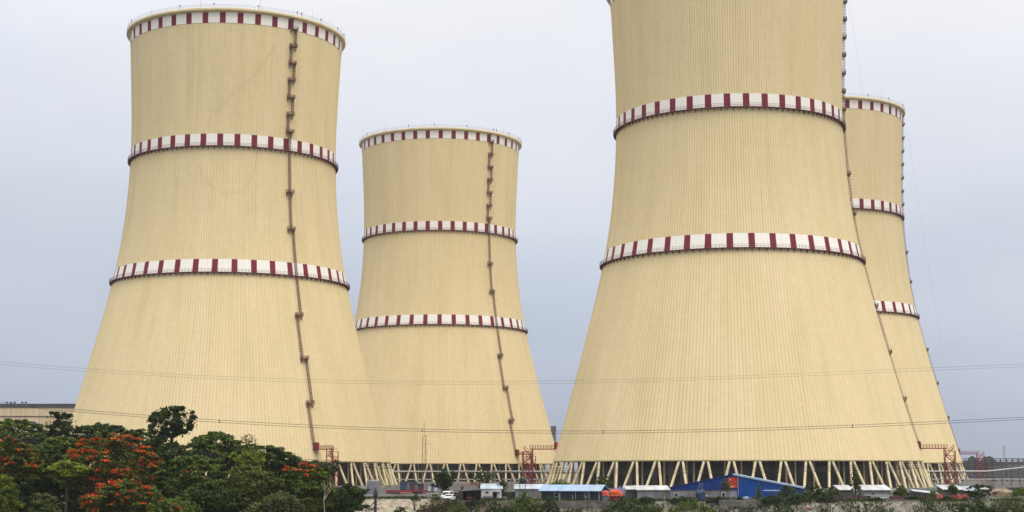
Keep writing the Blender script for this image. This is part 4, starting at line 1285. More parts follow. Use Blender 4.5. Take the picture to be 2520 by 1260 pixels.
# ------------------------------------------------------------------ tarpaulins, heaps
def mound(name, label, cat, px0, px1, top, bot, Y, mat, seed, depth=1.6, sub=None, boxy=1.0):
    rnd = random.Random(seed)
    a = W(px0, bot, Y); b_ = W(px1, top, Y)
    w = (b_.x - a.x) / 2; h = b_.z - a.z; c = Vector(((a.x + b_.x) / 2, Y, a.z))
    t = thing(name, c, label, cat)
    nu, nv = 28, 12
    vs = []; fs = []
    for i in range(nu):
        for j in range(nv + 1):
            th = 2 * PI * i / nu; ph = (PI / 2) * j / nv
            q = math.cos(ph) ** (0.5 / boxy)
            d = Vector((math.cos(th) * q, math.sin(th) * q * depth / max(w, .1), math.sin(ph) ** (0.8 / boxy)))
            cs = max(abs(math.cos(th)), abs(math.sin(th))); d.x *= cs ** -0.7; d.y *= cs ** -0.7
            nn = 0.9 + 0.30 * mnoise.noise((d.x * 2.3 + seed, d.y * 2.3, d.z * 2.3)) + 0.16 * mnoise.noise((d.x * 6 + seed, d.y * 7, d.z * 7))
            vs.append((d.x * w * nn, d.y * w * nn, d.z * h * (0.86 + 0.34 * mnoise.noise((d.x * 2.6, d.y * 2.6, seed)))))
    for i in range(nu):
        for j in range(nv):
            k = (i + 1) % nu
            fs.append((i * (nv + 1) + j, k * (nv + 1) + j, k * (nv + 1) + j + 1, i * (nv + 1) + j + 1))
    mb = MB(); mb.add(vs, fs)
    mb.build(sub or 'cover', MAT[mat], t, smooth=True)
    return t, w, h


t, w, h = mound('tarp_heap', 'big bright orange tarpaulin heap beside the green shed', 'tarpaulin', 1499, 1533, 1201, 1219.5, 336, 'orange_tarp', 3, 1.1)
t.location.z = 1.15
mb = MB()
for k in range(3):
    pp = []
    for q in range(15):
        u = -1 + 2 * q / 14
        pp.append((u * w * 0.98, -1.12 - 0.08 * (1 - u * u), h * (0.75 - 0.25 * k) - 0.7 * (1 - u * u) * (0.4 + 0.2 * k) + 0.35))
    mb.path(pp, 0.035, 5)
mb.build('rope', MAT['red_tarp'], t)
mound('tarp_heap', 'faded red tarpaulin hanging below the big orange heap', 'tarpaulin', 1496, 1531, 1216, 1235, 336.6, 'red_tarp', 9, 0.9)
mound('tarp_heap', 'blue tarpaulin peeping over the top of the big orange heap', 'tarpaulin', 1506, 1537, 1196, 1234, 338.6, 'blue_tarp', 5, 1.0)
t, w, h = mound('tarp_bundle', 'round red and white bundle under the right gable of the green shed', 'bundle', 1481, 1498, 1203, 1216, 335.2, 'red_tarp', 6, 0.7); t.location.z = 1.3
mb = MB(); mb.box((0, 0, -0.65), (1.3, 0.8, 1.3)); mb.build('crate', MAT['steel'], t)
mound('tarp_heap', 'red orange tarpaulin at the right end of the maroon scrap fence', 'tarpaulin', 2303, 2321, 1215, 1229, 336, 'dull_red_tarp', 13, 0.8)
mound('tarp_heap', 'crumpled red tarpaulin under the rightmost white roofed shed', 'tarpaulin', 2336, 2370, 1214, 1228, 338, 'dull_red_tarp', 14, 0.8)
mound('tarp_heap', 'small orange cover right of the crumpled red tarpaulin', 'tarpaulin', 2368, 2384, 1215, 1228, 338.5, 'dull_red_tarp', 15, 0.8)
mound('sand_heap', 'tan sand heap at the right edge behind the bushes', 'sand heap', 2438, 2492, 1201, 1222, 356, 'sand', 16, 2.4, sub='heap')
# coloured rubbish heaps: countable items in one heap
def rubbish(label, px, Y, cols, seed, n, spread=1.3):
    rnd = random.Random(seed); a = at_ground(px, Y)
    t = thing('rubbish_heap', a, label, 'rubbish heap')
    for c in cols:
        mb = MB()
        for _ in range(n):
            x = rnd.gauss(0, spread); z = max(0.1, 0.9 - abs(x) * 0.35) * rnd.random()
            s = rnd.uniform(0.15, 0.42)
            bs = Matrix.Rotation(rnd.uniform(0, 3), 3, 'X') @ Matrix.Rotation(rnd.uniform(0, 3), 3, 'Y')
            mb.box((x, rnd.uniform(-.5, .5), z + 0.1), (s, s * 0.8, s * 0.5), basis=bs)
        o = mb.build('rubbish', MAT[c], t); o['kind'] = 'stuff'
rubbish('colourful rubbish heap at the foot of the bright blue wall', 1835, 336.5, ['white_plastic', 'blue_tarp', 'orange_tarp', 'steel_dark'], 21, 14, 1.1)
rubbish('orange and purple rubbish heap under the left white roofed shed', 2082, 338, ['orange_tarp', 'red_tarp', 'white_plastic', 'steel_dark', 'trousers'], 22, 12, 0.8)
rubbish('small blue and red rubbish heap lying on the stony slope', 1991, 333.2, ['blue_tarp', 'red_tarp', 'white_plastic'], 23, 6, 0.4)
bpy.data.objects['rubbish_heap.002'].location.z = ground_z(at_ground(1991, 333.2).x, 333.2)
# blue covered stack
t, w, h = mound('covered_stack', 'tall blue covered stack in front of the grey sheet wall', 'stack', 1713, 1734, 1203, 1231, 337, 'blue_cover', 31, 0.9, boxy=2.6)
mb = MB(); mb.bar((-0.3, 0, h * 0.9), (-0.1, 0, h + 1.6), 0.12); mb.bar((0.2, 0, h * 0.9), (0.6, 0, h + 1.3), 0.12); mb.bar((-0.3, 0, h + 1.2), (0.6, 0, h + 0.9), 0.1)
mb.build('pole', MAT['steel'], t)

# ------------------------------------------------------------------ tanks
p = at_ground(919.5, 392)
t = thing('water_tank', p, 'plain grey cylindrical tank in front of the leaning legs of the leftmost tower', 'tank')
mb = MB(); mb.lathe([(0.0, 0.0), (1.68, 0.0), (1.68, 3.95), (1.55, 4.05), (0.0, 4.25)], 40, close=False); mb.build('body', MAT['tank'], t, smooth=False)
mb = MB()
for k in range(10):
    a_ = 2 * PI * k / 10; mb.bar((1.6 * math.cos(a_), 1.6 * math.sin(a_), 3.95), (1.6 * math.cos(a_), 1.6 * math.sin(a_), 4.35), 0.07)
mb.lathe([(1.57, 4.3), (1.63, 4.3), (1.63, 4.36), (1.57, 4.36)], 30); mb.build('railing', MAT['steel_pale'], t)
mb = MB(); mb.lathe([(1.69, 1.25), (1.73, 1.25), (1.73, 1.35), (1.69, 1.35)], 40); mb.lathe([(1.69, 2.6), (1.73, 2.6), (1.73, 2.7), (1.69, 2.7)], 40); mb.build('hoop', MAT['steel_pale'], t)
p = at_ground(1286, 350)
t = thing('water_tank', p, 'black plastic tank on a tall stand beside the red stair tower', 'tank')
mb = MB(); mb.lathe([(0, 3.75), (0.78, 3.75), (0.80, 4.0), (0.76, 4.2), (0.80, 4.45), (0.76, 4.7), (0.72, 4.95), (0.3, 5.3), (0.25, 5.4), (0, 5.4)], 24, close=False); mb.build('body', MAT['black_tank'], t, smooth=True)
for x in (-0.65, 0.65):
    for y in (-0.65, 0.65):
        mb = MB(); mb.bar((x, y, 0), (x, y, 3.7), 0.11); mb.build('leg', MAT['steel_dark'], t)
mb = MB(); mb.box((0, 0, 3.7), (1.6, 1.6, 0.1)); mb.bar((-0.65, -0.65, 0.6), (0.65, -0.65, 3.4), 0.07); mb.build('platform', MAT['steel_dark'], t)


# ------------------------------------------------------------------ vehicles
def vehicle(name, label, cat, px, Y, rz, Lv, Wv, H, prof, glass_prof, hood):
    p = at_ground(px, Y)
    t = thing(name, p, label, cat, 'white vehicles parked on the bank', rz)
    # local: front towards -y
    mb = MB()
    def body(poly, hw0, hw1, mi=0):
        n = len(poly); vs = []
        zs = [z for _, z in poly]; zm = max(zs)
        for s in (-1, 1):
            for y, z in poly:
                hw = hw0 + (hw1 - hw0) * max(0, (z - 0.9) / max(0.1, zm - 0.9))
                vs.append((s * hw, y, z))
        mb.add(vs, [tuple(range(n)), tuple(range(2 * n - 1, n - 1, -1))] + [(i, n + i, n + (i + 1) % n, (i + 1) % n) for i in range(n)], mi)
    body(prof, Wv / 2, Wv / 2 * 0.86)
    bo = mb.build('body', MAT['white_paint'], t)
    md = bo.modifiers.new('bevel', 'BEVEL'); md.width = 0.05; md.segments = 2
    # windscreen
    (ya, za), (yb, zb) = glass_prof
    d = Vector((0, yb - ya, zb - za)); nrm = Vector((0, -d.z, d.y)).normalized() * 0.02
    hwA = Wv / 2 * 0.90; hwB = Wv / 2 * 0.76
    a = Vector((0, ya, za)) + nrm + d * 0.08; b2 = Vector((0, yb, zb)) + nrm - d * 0.10
    mb = MB(); mb.add([(-hwA, a.y, a.z), (hwA, a.y, a.z), (hwB, b2.y, b2.z), (-hwB, b2.y, b2.z)], [(0, 1, 2, 3)]); mb.build('windscreen', MAT['dark_glass'], t)
    zt = max(z for _, z in prof)
    for s in (-1, 1):
        mb = MB()
        hw = lambda z: Wv / 2 + (Wv / 2 * 0.86 - Wv / 2) * max(0, (z - 0.9) / max(0.1, zt - 0.9)) + 0.012
        z0_, z1_ = za + 0.06, zt - 0.16
        y0 = ya + 0.5; y1 = Lv / 2 - 0.35
        q = [(s * hw(z0_), y0, z0_), (s * hw(z0_), y1, z0_), (s * hw(z1_), y1 - 0.1, z1_), (s * hw(z1_), y0 + 0.35, z1_)]
        mb.add(q, [(0, 1, 2, 3)]); mb.build('side_window', MAT['dark_glass'], t)
        mb = MB(); mb.box((s * Wv * 0.36, -Lv / 2 - 0.012, hood - 0.22), (0.34, 0.06, 0.17)); mb.build('headlight', MAT['chrome'], t)
        for y in (-Lv / 2 + 0.8, Lv / 2 - 0.8):
            mb = MB(); mb.tube((s * (Wv / 2 - 0.2), y, 0.32), (s * (Wv / 2 + 0.015), y, 0.32), 0.32, 0.32, 16)
            wh = mb.build('wheel', MAT['tyre'], t)
            mb = MB(); mb.tube((s * (Wv / 2), y, 0.32), (s * (Wv / 2 + 0.03), y, 0.32), 0.19, 0.19, 12); mb.build('rim', MAT['chrome'], wh)
        mb = MB(); mb.box((s * (Wv / 2 + 0.1), ya + 0.3, za + 0.15), (0.16, 0.1, 0.16)); mb.build('mirror', MAT['white_paint'], t)
    mb = MB(); mb.box((0, -Lv / 2 - 0.03, 0.42), (Wv * 0.94, 0.12, 0.2)); mb.build('bumper', MAT['steel_dark'], t)
    mb = MB(); mb.box((0, -Lv / 2 - 0.012, hood - 0.24), (Wv * 0.36, 0.05, 0.14)); mb.build('grille', MAT['lamp'], t)
    return t


vehicle('van', 'white van with a dark windscreen parked behind the white car', 'van', 1101.5, 349.5, R(-14), 4.6, 1.8, 2.05,
        [(-2.3, 0.3), (-2.3, 0.95), (-1.75, 1.08), (-1.05, 1.95), (-0.7, 2.05), (2.1, 2.05), (2.28, 1.8), (2.3, 0.3)], ((-1.75, 1.08), (-1.05, 1.95)), 0.98)
vehicle('car', 'white car parked in front of the white van', 'car', 1106.5, 342.5, R(-12), 4.3, 1.75, 1.5,
        [(-2.15, 0.28), (-2.15, 0.78), (-1.1, 0.95), (-0.45, 1.43), (-0.1, 1.5), (1.1, 1.48), (1.75, 1.02), (2.12, 0.95), (2.15, 0.28)], ((-1.1, 0.95), (-0.45, 1.43)), 0.85)


# ------------------------------------------------------------------ people (a few pixels tall)
def person(label, px, Y, pose, shirt, rz=0.0, zoff=0.0):
    p = at_ground(px, Y); p.z = ground_z(p.x, Y) + zoff
    t = thing('person', p, label, 'person', rz=rz)
    if pose == 'stand':
        J = {'pel': (0, 0, .93, .14), 'wa': (0, 0, 1.1, .13), 'ch': (0, 0, 1.32, .16), 'nk': (0, 0, 1.48, .06), 'hd': (0, -.02, 1.62, .10), 'tp': (0, -.01, 1.72, .07),
             'sl': (-.19, 0, 1.4, .065), 'el': (-.25, .03, 1.12, .048), 'hl': (-.24, -.06, .86, .035), 'sr': (.19, 0, 1.4, .065), 'er': (.25, .03, 1.12, .048), 'hr': (.24, -.06, .86, .035),
             'kl': (-.10, -.02, .5, .075), 'al': (-.11, .02, .08, .05), 'tl': (-.11, -.14, .04, .04), 'kr': (.10, -.02, .5, .075), 'ar': (.12, .02, .08, .05), 'tr': (.12, -.14, .04, .04),
             'hipl': (-.09, 0, .86, .1), 'hipr': (.09, 0, .86, .1)}
    else:
        J = {'pel': (0, 0, .50, .15), 'wa': (0, -.02, .68, .14), 'ch': (0, -.06, .9, .16), 'nk': (0, -.09, 1.05, .06), 'hd': (0, -.13, 1.19, .10), 'tp': (0, -.12, 1.29, .07),
             'sl': (-.19, -.06, .98, .065), 'el': (-.24, -.15, .72, .048), 'hl': (-.12, -.38, .66, .035), 'sr': (.19, -.06, .98, .065), 'er': (.24, -.15, .72, .048), 'hr': (.12, -.38, .66, .035),
             'kl': (-.12, -.42, .50, .08), 'al': (-.12, -.40, .08, .05), 'tl': (-.12, -.54, .04, .04), 'kr': (.12, -.42, .50, .08), 'ar': (.12, -.40, .08, .05), 'tr': (.12, -.54, .04, .04),
             'hipl': (-.09, -.05, .49, .11), 'hipr': (.09, -.05, .49, .11)}
    E_ = [('pel', 'wa'), ('wa', 'ch'), ('ch', 'nk'), ('nk', 'hd'), ('hd', 'tp'), ('ch', 'sl'), ('sl', 'el'), ('el', 'hl'), ('ch', 'sr'), ('sr', 'er'), ('er', 'hr'),
          ('pel', 'hipl'), ('hipl', 'kl'), ('kl', 'al'), ('al', 'tl'), ('pel', 'hipr'), ('hipr', 'kr'), ('kr', 'ar'), ('ar', 'tr')]

    def skin(name, keys, mat, grow=1.0):
        ks = list(keys); me = bpy.data.meshes.new(name)
        me.from_pydata([J[k][:3] for k in ks], [(ks.index(a), ks.index(b)) for a, b in E_ if a in ks and b in ks], [])
        o = bpy.data.objects.new(name, me); COL.objects.link(o); o.parent = t
        me.materials.append(mat)
        m = o.modifiers.new('skin', 'SKIN')
        lay = me.skin_vertices[0].data if me.skin_vertices else None
        if lay is None:
            bpy.context.view_layer.objects.active = o
        for i, k in enumerate(ks):
            if lay: lay[i].radius = (J[k][3] * grow, J[k][3] * grow * 0.85)
        if lay: lay[0].use_root = True
        o.modifiers.new('sub', 'SUBSURF').levels = 1
        for s_ in o.modifiers:
            if s_.type == 'SUBSURF': s_.render_levels = 2
        return o
    # the body stays one surface; clothes are thin shells round it
    skin('body', J.keys(), MAT['skin'])
    skin('shirt', ['wa', 'pel', 'ch', 'sl', 'el', 'sr', 'er'], MAT[shirt], 1.12)
    skin('trousers', ['pel', 'hipl', 'hipr', 'kl', 'al', 'kr', 'ar'], MAT['trousers'], 1.15)
    hd = J['hd']; mb = MB()
    prof = [(0.0, 0.125), (0.07, 0.105), (0.112, 0.05), (0.118, -0.01), (0.105, -0.03)]
    mb.lathe(prof, 12, c=(hd[0], hd[1] + 0.02, hd[2] + 0.03), close=False); mb.build('hair', MAT['hair'], t, smooth=True)
    mb = MB()
    mb.tube((hd[0], hd[1] - 0.09, hd[2]), (hd[0], hd[1] - 0.125, hd[2] - 0.015), 0.012, 0.02, 5); mb.build('nose', MAT['skin'], t)
    return t


person('person in a pale blue shirt and dark trousers sitting under the teal awning', 1164, 342.5, 'sit', 'shirt_blue', R(-35))
a = at_ground(1164, 342.8); t = thing('bench', a, 'low dark bench under the person in pale blue', 'bench')
mb = MB(); mb.box((0, 0.1, 0.36), (1.3, 0.4, 0.06)); mb.build('seat', MAT['wood'], t)
for x in (-0.55, 0.55):
    mb = MB(); mb.box((x, 0.1, 0.16), (0.08, 0.34, 0.36)); mb.build('leg', MAT['wood'], t)
a = at_ground(1156, 343); t = thing('table', a, 'small red topped table in the open shack', 'table')
mb = MB(); mb.box((0, 0, 0.74), (1.2, 0.7, 0.06)); mb.build('tabletop', MAT['red_tarp'], t)
for x in (-0.5, 0.5):
    for y in (-0.28, 0.28):
        mb = MB(); mb.bar((x, y, 0), (x, y, 0.72), 0.06); mb.build('leg', MAT['wood'], t)
person('person in a white shirt and dark trousers standing beside the blue covered stack', 1738, 337.4, 'stand', 'shirt_white', R(25), 0.0)

# ------------------------------------------------------------------ kerb wall, fences, posts
a = at_ground(893, 374); b_ = at_ground(1062, 366)
ang = math.atan2(b_.y - a.y, b_.x - a.x); L = (b_ - a).length
t = thing('parapet_wall', a, 'low grey concrete wall above the pale earth bank, in front of the leftmost tower', 'wall', rz=ang)
mb = MB(); mb.box((L / 2, 0, 0.55), (L, 0.4, 1.1)); mb.build('wall', MAT['concrete'], t)
mb = MB(); mb.box((L / 2, -0.55, -0.05), (L, 0.9, 0.3)); mb.build('kerb', MAT['concrete_light'], t)
mb = MB(); mb.box((L * 0.38, -0.26, 0.45), (0.9, 0.1, 0.55)); mb.build('plate', MAT['concrete_light'], t)
# red barrier fence
a = at_ground(950, 420); b_ = at_ground(1052, 420); L = b_.x - a.x
t = thing('barrier_fence', a, 'low red barrier fence beneath the leaning legs, right of the grey tank', 'fence')
mb = MB(); mb.box((L / 2, 0, 1.05), (L, 0.06, 0.5)); mb.box((L / 2, 0, 0.35), (L, 0.06, 0.3)); mb.build('rail', MAT['red'], t)
for k in range(8):
    mb = MB(); mb.bar((L * k / 7, 0.05, 0), (L * k / 7, 0.05, 1.5), 0.1); mb.build('post', MAT['red'], t)
# wire fence along the edge
a = at_ground(1376, 334.4); t = thing('wire_fence', a, 'wire fence of pale stakes along the edge of the bank', 'fence')
pp = []
for px in (1376, 1409, 1441, 1475, 1602, 1634, 1665, 1763, 1797, 1831, 1900, 1968):
    q = at_ground(px, 334.8); z = ground_z(q.x, 334.8)
    mb = MB(); mb.bar((q.x - a.x, 0.4, z - 0.3), (q.x - a.x, 0.4, z + 1.75), 0.085); mb.build('stake', MAT['concrete_light'], t); pp.append((q.x - a.x, 0.4, z))
mb = MB()
for zz in (0.6, 1.1, 1.6):
    mb.path([(x, y - 0.06, z + zz) for x, y, z in pp], 0.012, 4)
mb.build('wire', MAT['wire_pale'], t)
# retaining walls
for (p0, p1, lb, hh) in ((1350, 1500, 'pale stained retaining wall under the green shed', 3.2), (1768, 1862, 'grey coursed retaining wall below the blue gabled shed', 3.0),
                         (2188, 2262, 'grey concrete retaining wall under the maroon scrap fence', 3.0)):
    a = at_ground(p0, 334.0); b_ = at_ground(p1, 334.0); L = b_.x - a.x
    t = thing('retaining_wall', (a.x, 334.0, -hh), lb, 'wall')
    rnd = random.Random(p0)
    mb = MB()
    k = 0; z = 0.0
    while z < hh - 0.05:
        x = -rnd.random() * 1.5
        while x < L:
            w = rnd.uniform(1.2, 2.6)
            x0_, x1_ = max(0, x), min(L, x + w)
            if x1_ - x0_ > 0.05:
                mb.box(((x0_ + x1_) / 2, rnd.uniform(-0.04, 0.04) - 0.25 * z / hh * 0, z + 0.24), (x1_ - x0_ - 0.02, 0.5, 0.47))
            x += w
        z += 0.48
    mb.build('masonry', MAT['concrete_old'], t)
    mb = MB(); mb.box((L / 2, 0, hh + 0.03), (L, 0.62, 0.14)); mb.build('coping', MAT['concrete_old'], t)
# dark wooden pole close to the camera side
p = W(925, 1154, 165); gz = ground_z(p.x, 165)
t = thing('wooden_pole', (p.x, 165, gz), 'dark blurred wooden pole with a pointed cap in front of the pale earth bank', 'pole')
zt = W(925, 1203, 165).z - gz
mb = MB(); mb.tube((0, 0, -0.3), (0, 0, zt - 0.3), 0.17, 0.15, 8); mb.build('shaft', MAT['wood'], t)
mb = MB(); mb.tube((0, 0, zt - 0.75), (0, 0, zt - 0.45), 0.30, 0.24, 6); mb.tube((0, 0, zt - 0.45), (0, 0, zt + 0.1), 0.24, 0.05, 6); mb.build('cap', MAT['wood'], t)
mb = MB(); mb.bar((-0.05, 0, zt - 1.3), (-0.85, 0, zt - 2.2), 0.09); mb.bar((-0.9, 0, zt - 2.12), (0.9, 0, zt - 2.02), 0.06); mb.bar((0.05, 0, zt - 1.5), (0.5, 0, zt - 1.1), 0.05); mb.build('brace', MAT['wood'], t)

# ------------------------------------------------------------------ lattice mast, pipe racks, far steel
p = at_ground(1043.5, 470)
t = thing('lattice_mast', p, 'thin red lattice mast with a whip on top in front of the farthest tower', 'mast')
zt = W(1043, 1072, 470).z; z2 = W(1043, 1034, 470).z
mb = MB()
wb, wt = 0.72, 0.48
for sx in (-1, 1):
    for sy in (-1, 1):
        mb.bar((sx * wb, sy * wb, 0), (sx * wt, sy * wt, zt), 0.10)
k = 14
for i in range(k + 1):
    z = zt * i / k; w = wb + (wt - wb) * i / k
    for s in (-1, 1):
        mb.bar((-w, s * w, z), (w, s * w, z), 0.07); mb.bar((s * w, -w, z), (s * w, w, z), 0.07)
    if i < k:
        w2 = wb + (wt - wb) * (i + 1) / k; zz = zt * (i + 1) / k; s = 1 if i % 2 else -1
        mb.bar((-s * w, -w, z), (s * w2, -w2, zz), 0.05); mb.bar((w, -s * w, z), (w2, s * w2, zz), 0.05)
mb.build('lattice', MAT['ladder'], t)
mb = MB(); mb.tube((0, 0, zt), (0, 0, z2), 0.06, 0.03, 5)
for z in (zt + 1.2, zt + 2.2, zt + 3.2):
    mb.bar((-0.25, 0, z), (0.25, 0, z), 0.05)
mb.build('whip', MAT['ladder'], t)
mb = MB(); mb.bar((0.4, 0, zt - 0.1), (1.6, 0, zt - 0.1), 0.06); mb.bar((0.5, 0, zt - 1.6), (1.4, 0, zt - 1.6), 0.05); mb.tube((1.2, 0, zt - 2), (6.5, 0, zt - 8.2), 0.025, 0.025, 4); mb.build('arm', MAT['ladder'], t)

pY = 655
xa = W(930, 1160, pY).x; xb = W(2428, 1160, pY).x; xc = W(2600, 1143, pY).x
zt1 = W(1100, 1160.5, pY).z; zt2 = W(1100, 1180, pY).z; zup = W(2600, 1142, pY).z
t = thing('pipe_rack', (xa, pY, 0), 'long rack carrying two pale pipes behind the tower legs', 'pipe rack')
L = xb - xa; L2 = xc - xa
mb = MB(); mb.path([(0, 0, zt1), (L, 0, zt1), (L2, 0, zup)], 0.36, 12); mb.build('pipe', MAT['pipe'], t)
mb = MB(); mb.path([(0, 0, zt2), (L2, 0, zt2)], 0.22, 10); mb.build('pipe', MAT['pipe'], t)
mb = MB()
x = 0.0; i = 0
while x < L2:
    top_ = zt1 - 0.4 if x < L else zt1 + (zup - zt1) * (x - L) / (L2 - L) - 0.4
    mb.bar((x, 0.5, 0), (x, 0.5, top_), 0.2); mb.bar((x, -0.5, 0), (x, -0.5, top_), 0.2)
    mb.bar((x, -0.6, top_), (x, 0.6, top_), 0.2); mb.bar((x, -0.6, zt2 - 0.3), (x, 0.6, zt2 - 0.3), 0.15)
    if x > L - 40:
        mb.bar((x, 0, top_ - 2.0), (x + 1.8, 0, top_ - 0.1), 0.2); mb.bar((x + 3.6, 0, top_ - 2.0), (x + 1.8, 0, top_ - 0.1), 0.2)
    x += 3.8; i += 1
mb.bar((0, 0.5, zt1 - 0.55), (L, 0.5, zt1 - 0.55), 0.18)
mb.build('frame', MAT['steel'], t)
# open steel frame building, far right
fY = 860
a = W(2376, 1154, fY); b_ = W(2640, 1154, fY); ztop = W(2450, 1128.5, fY).z
t = thing('steelwork', (a.x, fY, 0), 'grey open steel frame with boarded floors at the right edge', 'steel frame')
L = b_.x - a.x
mb = MB()
nb = 18
for i in range(nb + 1):
    x = L * i / nb
    for y in (0, 12):
        mb.bar((x, y, 0), (x, y, ztop), 0.42)
for z in (ztop, ztop - 2.1, ztop - 4.6, ztop - 6.4):
    for y in (0, 12):
        mb.bar((0, y, z), (L, y, z), 0.34)
for i in range(0, nb, 1):
    if i > 7:
        x = L * i / nb; mb.bar((x, 0, ztop - 6.4), (x + L / nb / 2, 0, ztop - 4.6), 0.22); mb.bar((x + L / nb, 0, ztop - 6.4), (x + L / nb / 2, 0, ztop - 4.6), 0.22)
for i in range(40):
    x = L * (i + 0.5) / 40
    mb.bar((x, -0.4, 0), (x, -0.4, ztop - 6.4 + 2.5 * ((i * 7) % 3)), 0.18)
for z in (1.5, 3.0, 5.2, ztop - 3.3, ztop - 1.0):
    mb.bar((0, -0.5, z), (L, -0.5, z), 0.22)
mb.build('frame', MAT['steel'], t)
mb = MB()
for z in (ztop - 4.0, ztop - 5.7):
    mb.box((L * 0.72, 6, z), (L * 0.55, 10, 0.8))
mb.build('boarding', MAT['concrete_light'], t)
mb = MB(); mb.box((L * 0.18, 14, ztop / 2 - 0.6), (L * 0.36, 3, ztop - 1.2)); mb.build('wall', MAT['haze_wall'], t)
mb = MB(); mb.box((L * 0.72, -0.2, ztop - 5.0), (L * 0.55, 0.2, 0.5)); mb.build('beam', MAT['red'], t)
# grey block wall low, behind the rightmost sheds
a = W(2368, 1154, 600); b_ = W(2440, 1154, 600)
t = thing('block_wall', (a.x, 600, 0), 'pale grey concrete wall below the pipes, right of the red stair tower', 'wall')
mb = MB(); mb.box(((b_.x - a.x) / 2, 0, 1.4), (b_.x - a.x, 0.5, 2.8)); mb.build('wall', MAT['concrete'], t)
mb = MB(); mb.box(((b_.x - a.x) / 2, 0, 2.87), (b_.x - a.x + 0.2, 0.8, 0.14)); mb.build('coping', MAT['concrete_light'], t)
# far yard wall closing the view under the frame
a = W(2330, 1154, 980); b_ = W(2700, 1154, 980)
t = thing('yard_building', (a.x, 980, 0), 'dim grey low building behind the steel frame at the right edge', 'building')
L = b_.x - a.x
mb = MB(); mb.box((L / 2, 10, 5.6), (L, 20, 11.2)); mb.build('wall', MAT['haze_wall'], t)
mb = MB(); mb.box((L / 2, 10, 11.35), (L + 1, 21, 0.3)); mb.build('roof', MAT['steel'], t)
# building far behind between the towers: grey steel stack
p = at_ground(1362.5, 1050)
zt = W(1362, 1050, 1050).z
t = thing('steel_tower', p, 'grey steel duct tower with a box top, in the gap left of the nearest tower', 'tower')
mb = MB(); mb.box((0, 0, zt - 2.2), (3.6, 3.6, 4.4)); mb.box((0, 0, zt + 0.1), (4.2, 4.2, 0.4)); mb.build('head', MAT['steel'], t)
mb = MB()
for sx in (-1, 1):
    for sy in (-1, 1):
        mb.bar((sx * 1.6, sy * 1.6, 0), (sx * 1.6, sy * 1.6, zt - 4.4), 0.4)
for k in range(9):
    z = (zt - 4.4) * k / 9; z1_ = (zt - 4.4) * (k + 1) / 9; s = 1 if k % 2 else -1
    mb.bar((-1.6 * s, -1.6, z), (1.6 * s, -1.6, z1_), 0.3); mb.bar((-1.6, -1.6, z1_), (1.6, -1.6, z1_), 0.3); mb.bar((1.6, -1.6 * s, z), (1.6, 1.6 * s, z1_), 0.3)
mb.build('frame', MAT['steel'], t)
mb = MB(); mb.box((0, 0.4, (zt - 4.4) / 2), (2.2, 2.0, zt - 4.6)); mb.build('duct', MAT['steel_pale'], t)
# far pylon
p = at_ground(2473, 1500); zt = W(2473, 1097, 1500).z
t = thing('pylon', p, 'faint thin lattice pylon on the horizon at the right', 'pylon')
mb = MB()
for s in (-1, 1):
    mb.bar((s * 1.7, 0, 0), (s * 0.5, 0, zt), 0.4)
for k in range(12):
    z = zt * k / 12; z1_ = zt * (k + 1) / 12; w0 = 1.7 - 1.2 * k / 12; w1 = 1.7 - 1.2 * (k + 1) / 12; s = 1 if k % 2 else -1
    mb.bar((-s * w0, 0, z), (s * w1, 0, z1_), 0.22)
mb.build('lattice', MAT['steel_pale'], t)
mb = MB()
for z, w in ((zt - 1, 2.6), (zt - 4, 3.2), (zt - 7, 2.8)):
    mb.bar((-w, 0, z), (w * 0.5, 0, z), 0.25)
mb.build('crossarm', MAT['steel_pale'], t)

# items under and beside the farthest tower
def container(label, px0, px1, ytop, Y, mat, name='container', cat='container'):
    a = at_ground(px0, Y); b_ = at_ground(px1, Y); h = W(px0, ytop, Y).z
    L = b_.x - a.x
    t = thing(name, a, label, cat)
    mb = MB(); mb.box((L / 2, 1.2, h / 2), (L, 2.4, h)); o = mb.build('body', MAT[mat], t)
    mb = MB()
    for x in (0.06, L - 0.06):
        mb.box((x, -0.04, h / 2), (0.14, 0.1, h))
    mb.box((L / 2, -0.045, h - 0.07), (L - 0.28, 0.1, 0.14)); mb.box((L / 2, -0.045, 0.07), (L - 0.28, 0.1, 0.14)); mb.build('frame', MAT['steel_dark'], t)
    mb = MB(); mb.box((L * 0.5, -0.03, h * 0.45), (min(1.0, L * 0.3), 0.06, h * 0.75)); mb.build('door', MAT['steel'], t)
container('dark blue site container under the pipes beside the leaning legs', 985, 1026, 1184, 520, 'dull_blue')
container('dark red site container behind the red barrier fence', 1008, 1042, 1190, 470, 'scrap')
container('low pale and blue site cabin left of the dark dense tree', 1052, 1078, 1193, 480, 'roof_tint', 'cabin', 'cabin')
p = at_ground(1160, 440)
t = thing('crane_boom', p, 'orange crane boom resting low behind the shacks', 'crane boom')
mb = MB()
x0_, x1_ = -3.2, 2.9
for y in (-0.4, 0.4):
    mb.bar((x0_, y, 2.1), (x1_, y, 2.9), 0.13); mb.bar((x0_, y, 2.55), (x1_, y, 3.4), 0.13)
    for k in range(8):
        t0 = k / 8; t1 = (k + 1) / 8
        mb.bar((x0_ + 6.1 * t0, y, 2.1 + 0.8 * t0), (x0_ + 6.1 * t1, y, 2.55 + 0.85 * t1), 0.09)
mb.build('lattice', MAT['dull_orange'], t)
mb = MB(); mb.box((-2.6, 0, 1.05), (0.9, 1.0, 2.1)); mb.box((2.2, 0, 1.4), (0.6, 0.8, 2.8)); mb.build('support', MAT['steel_dark'], t)


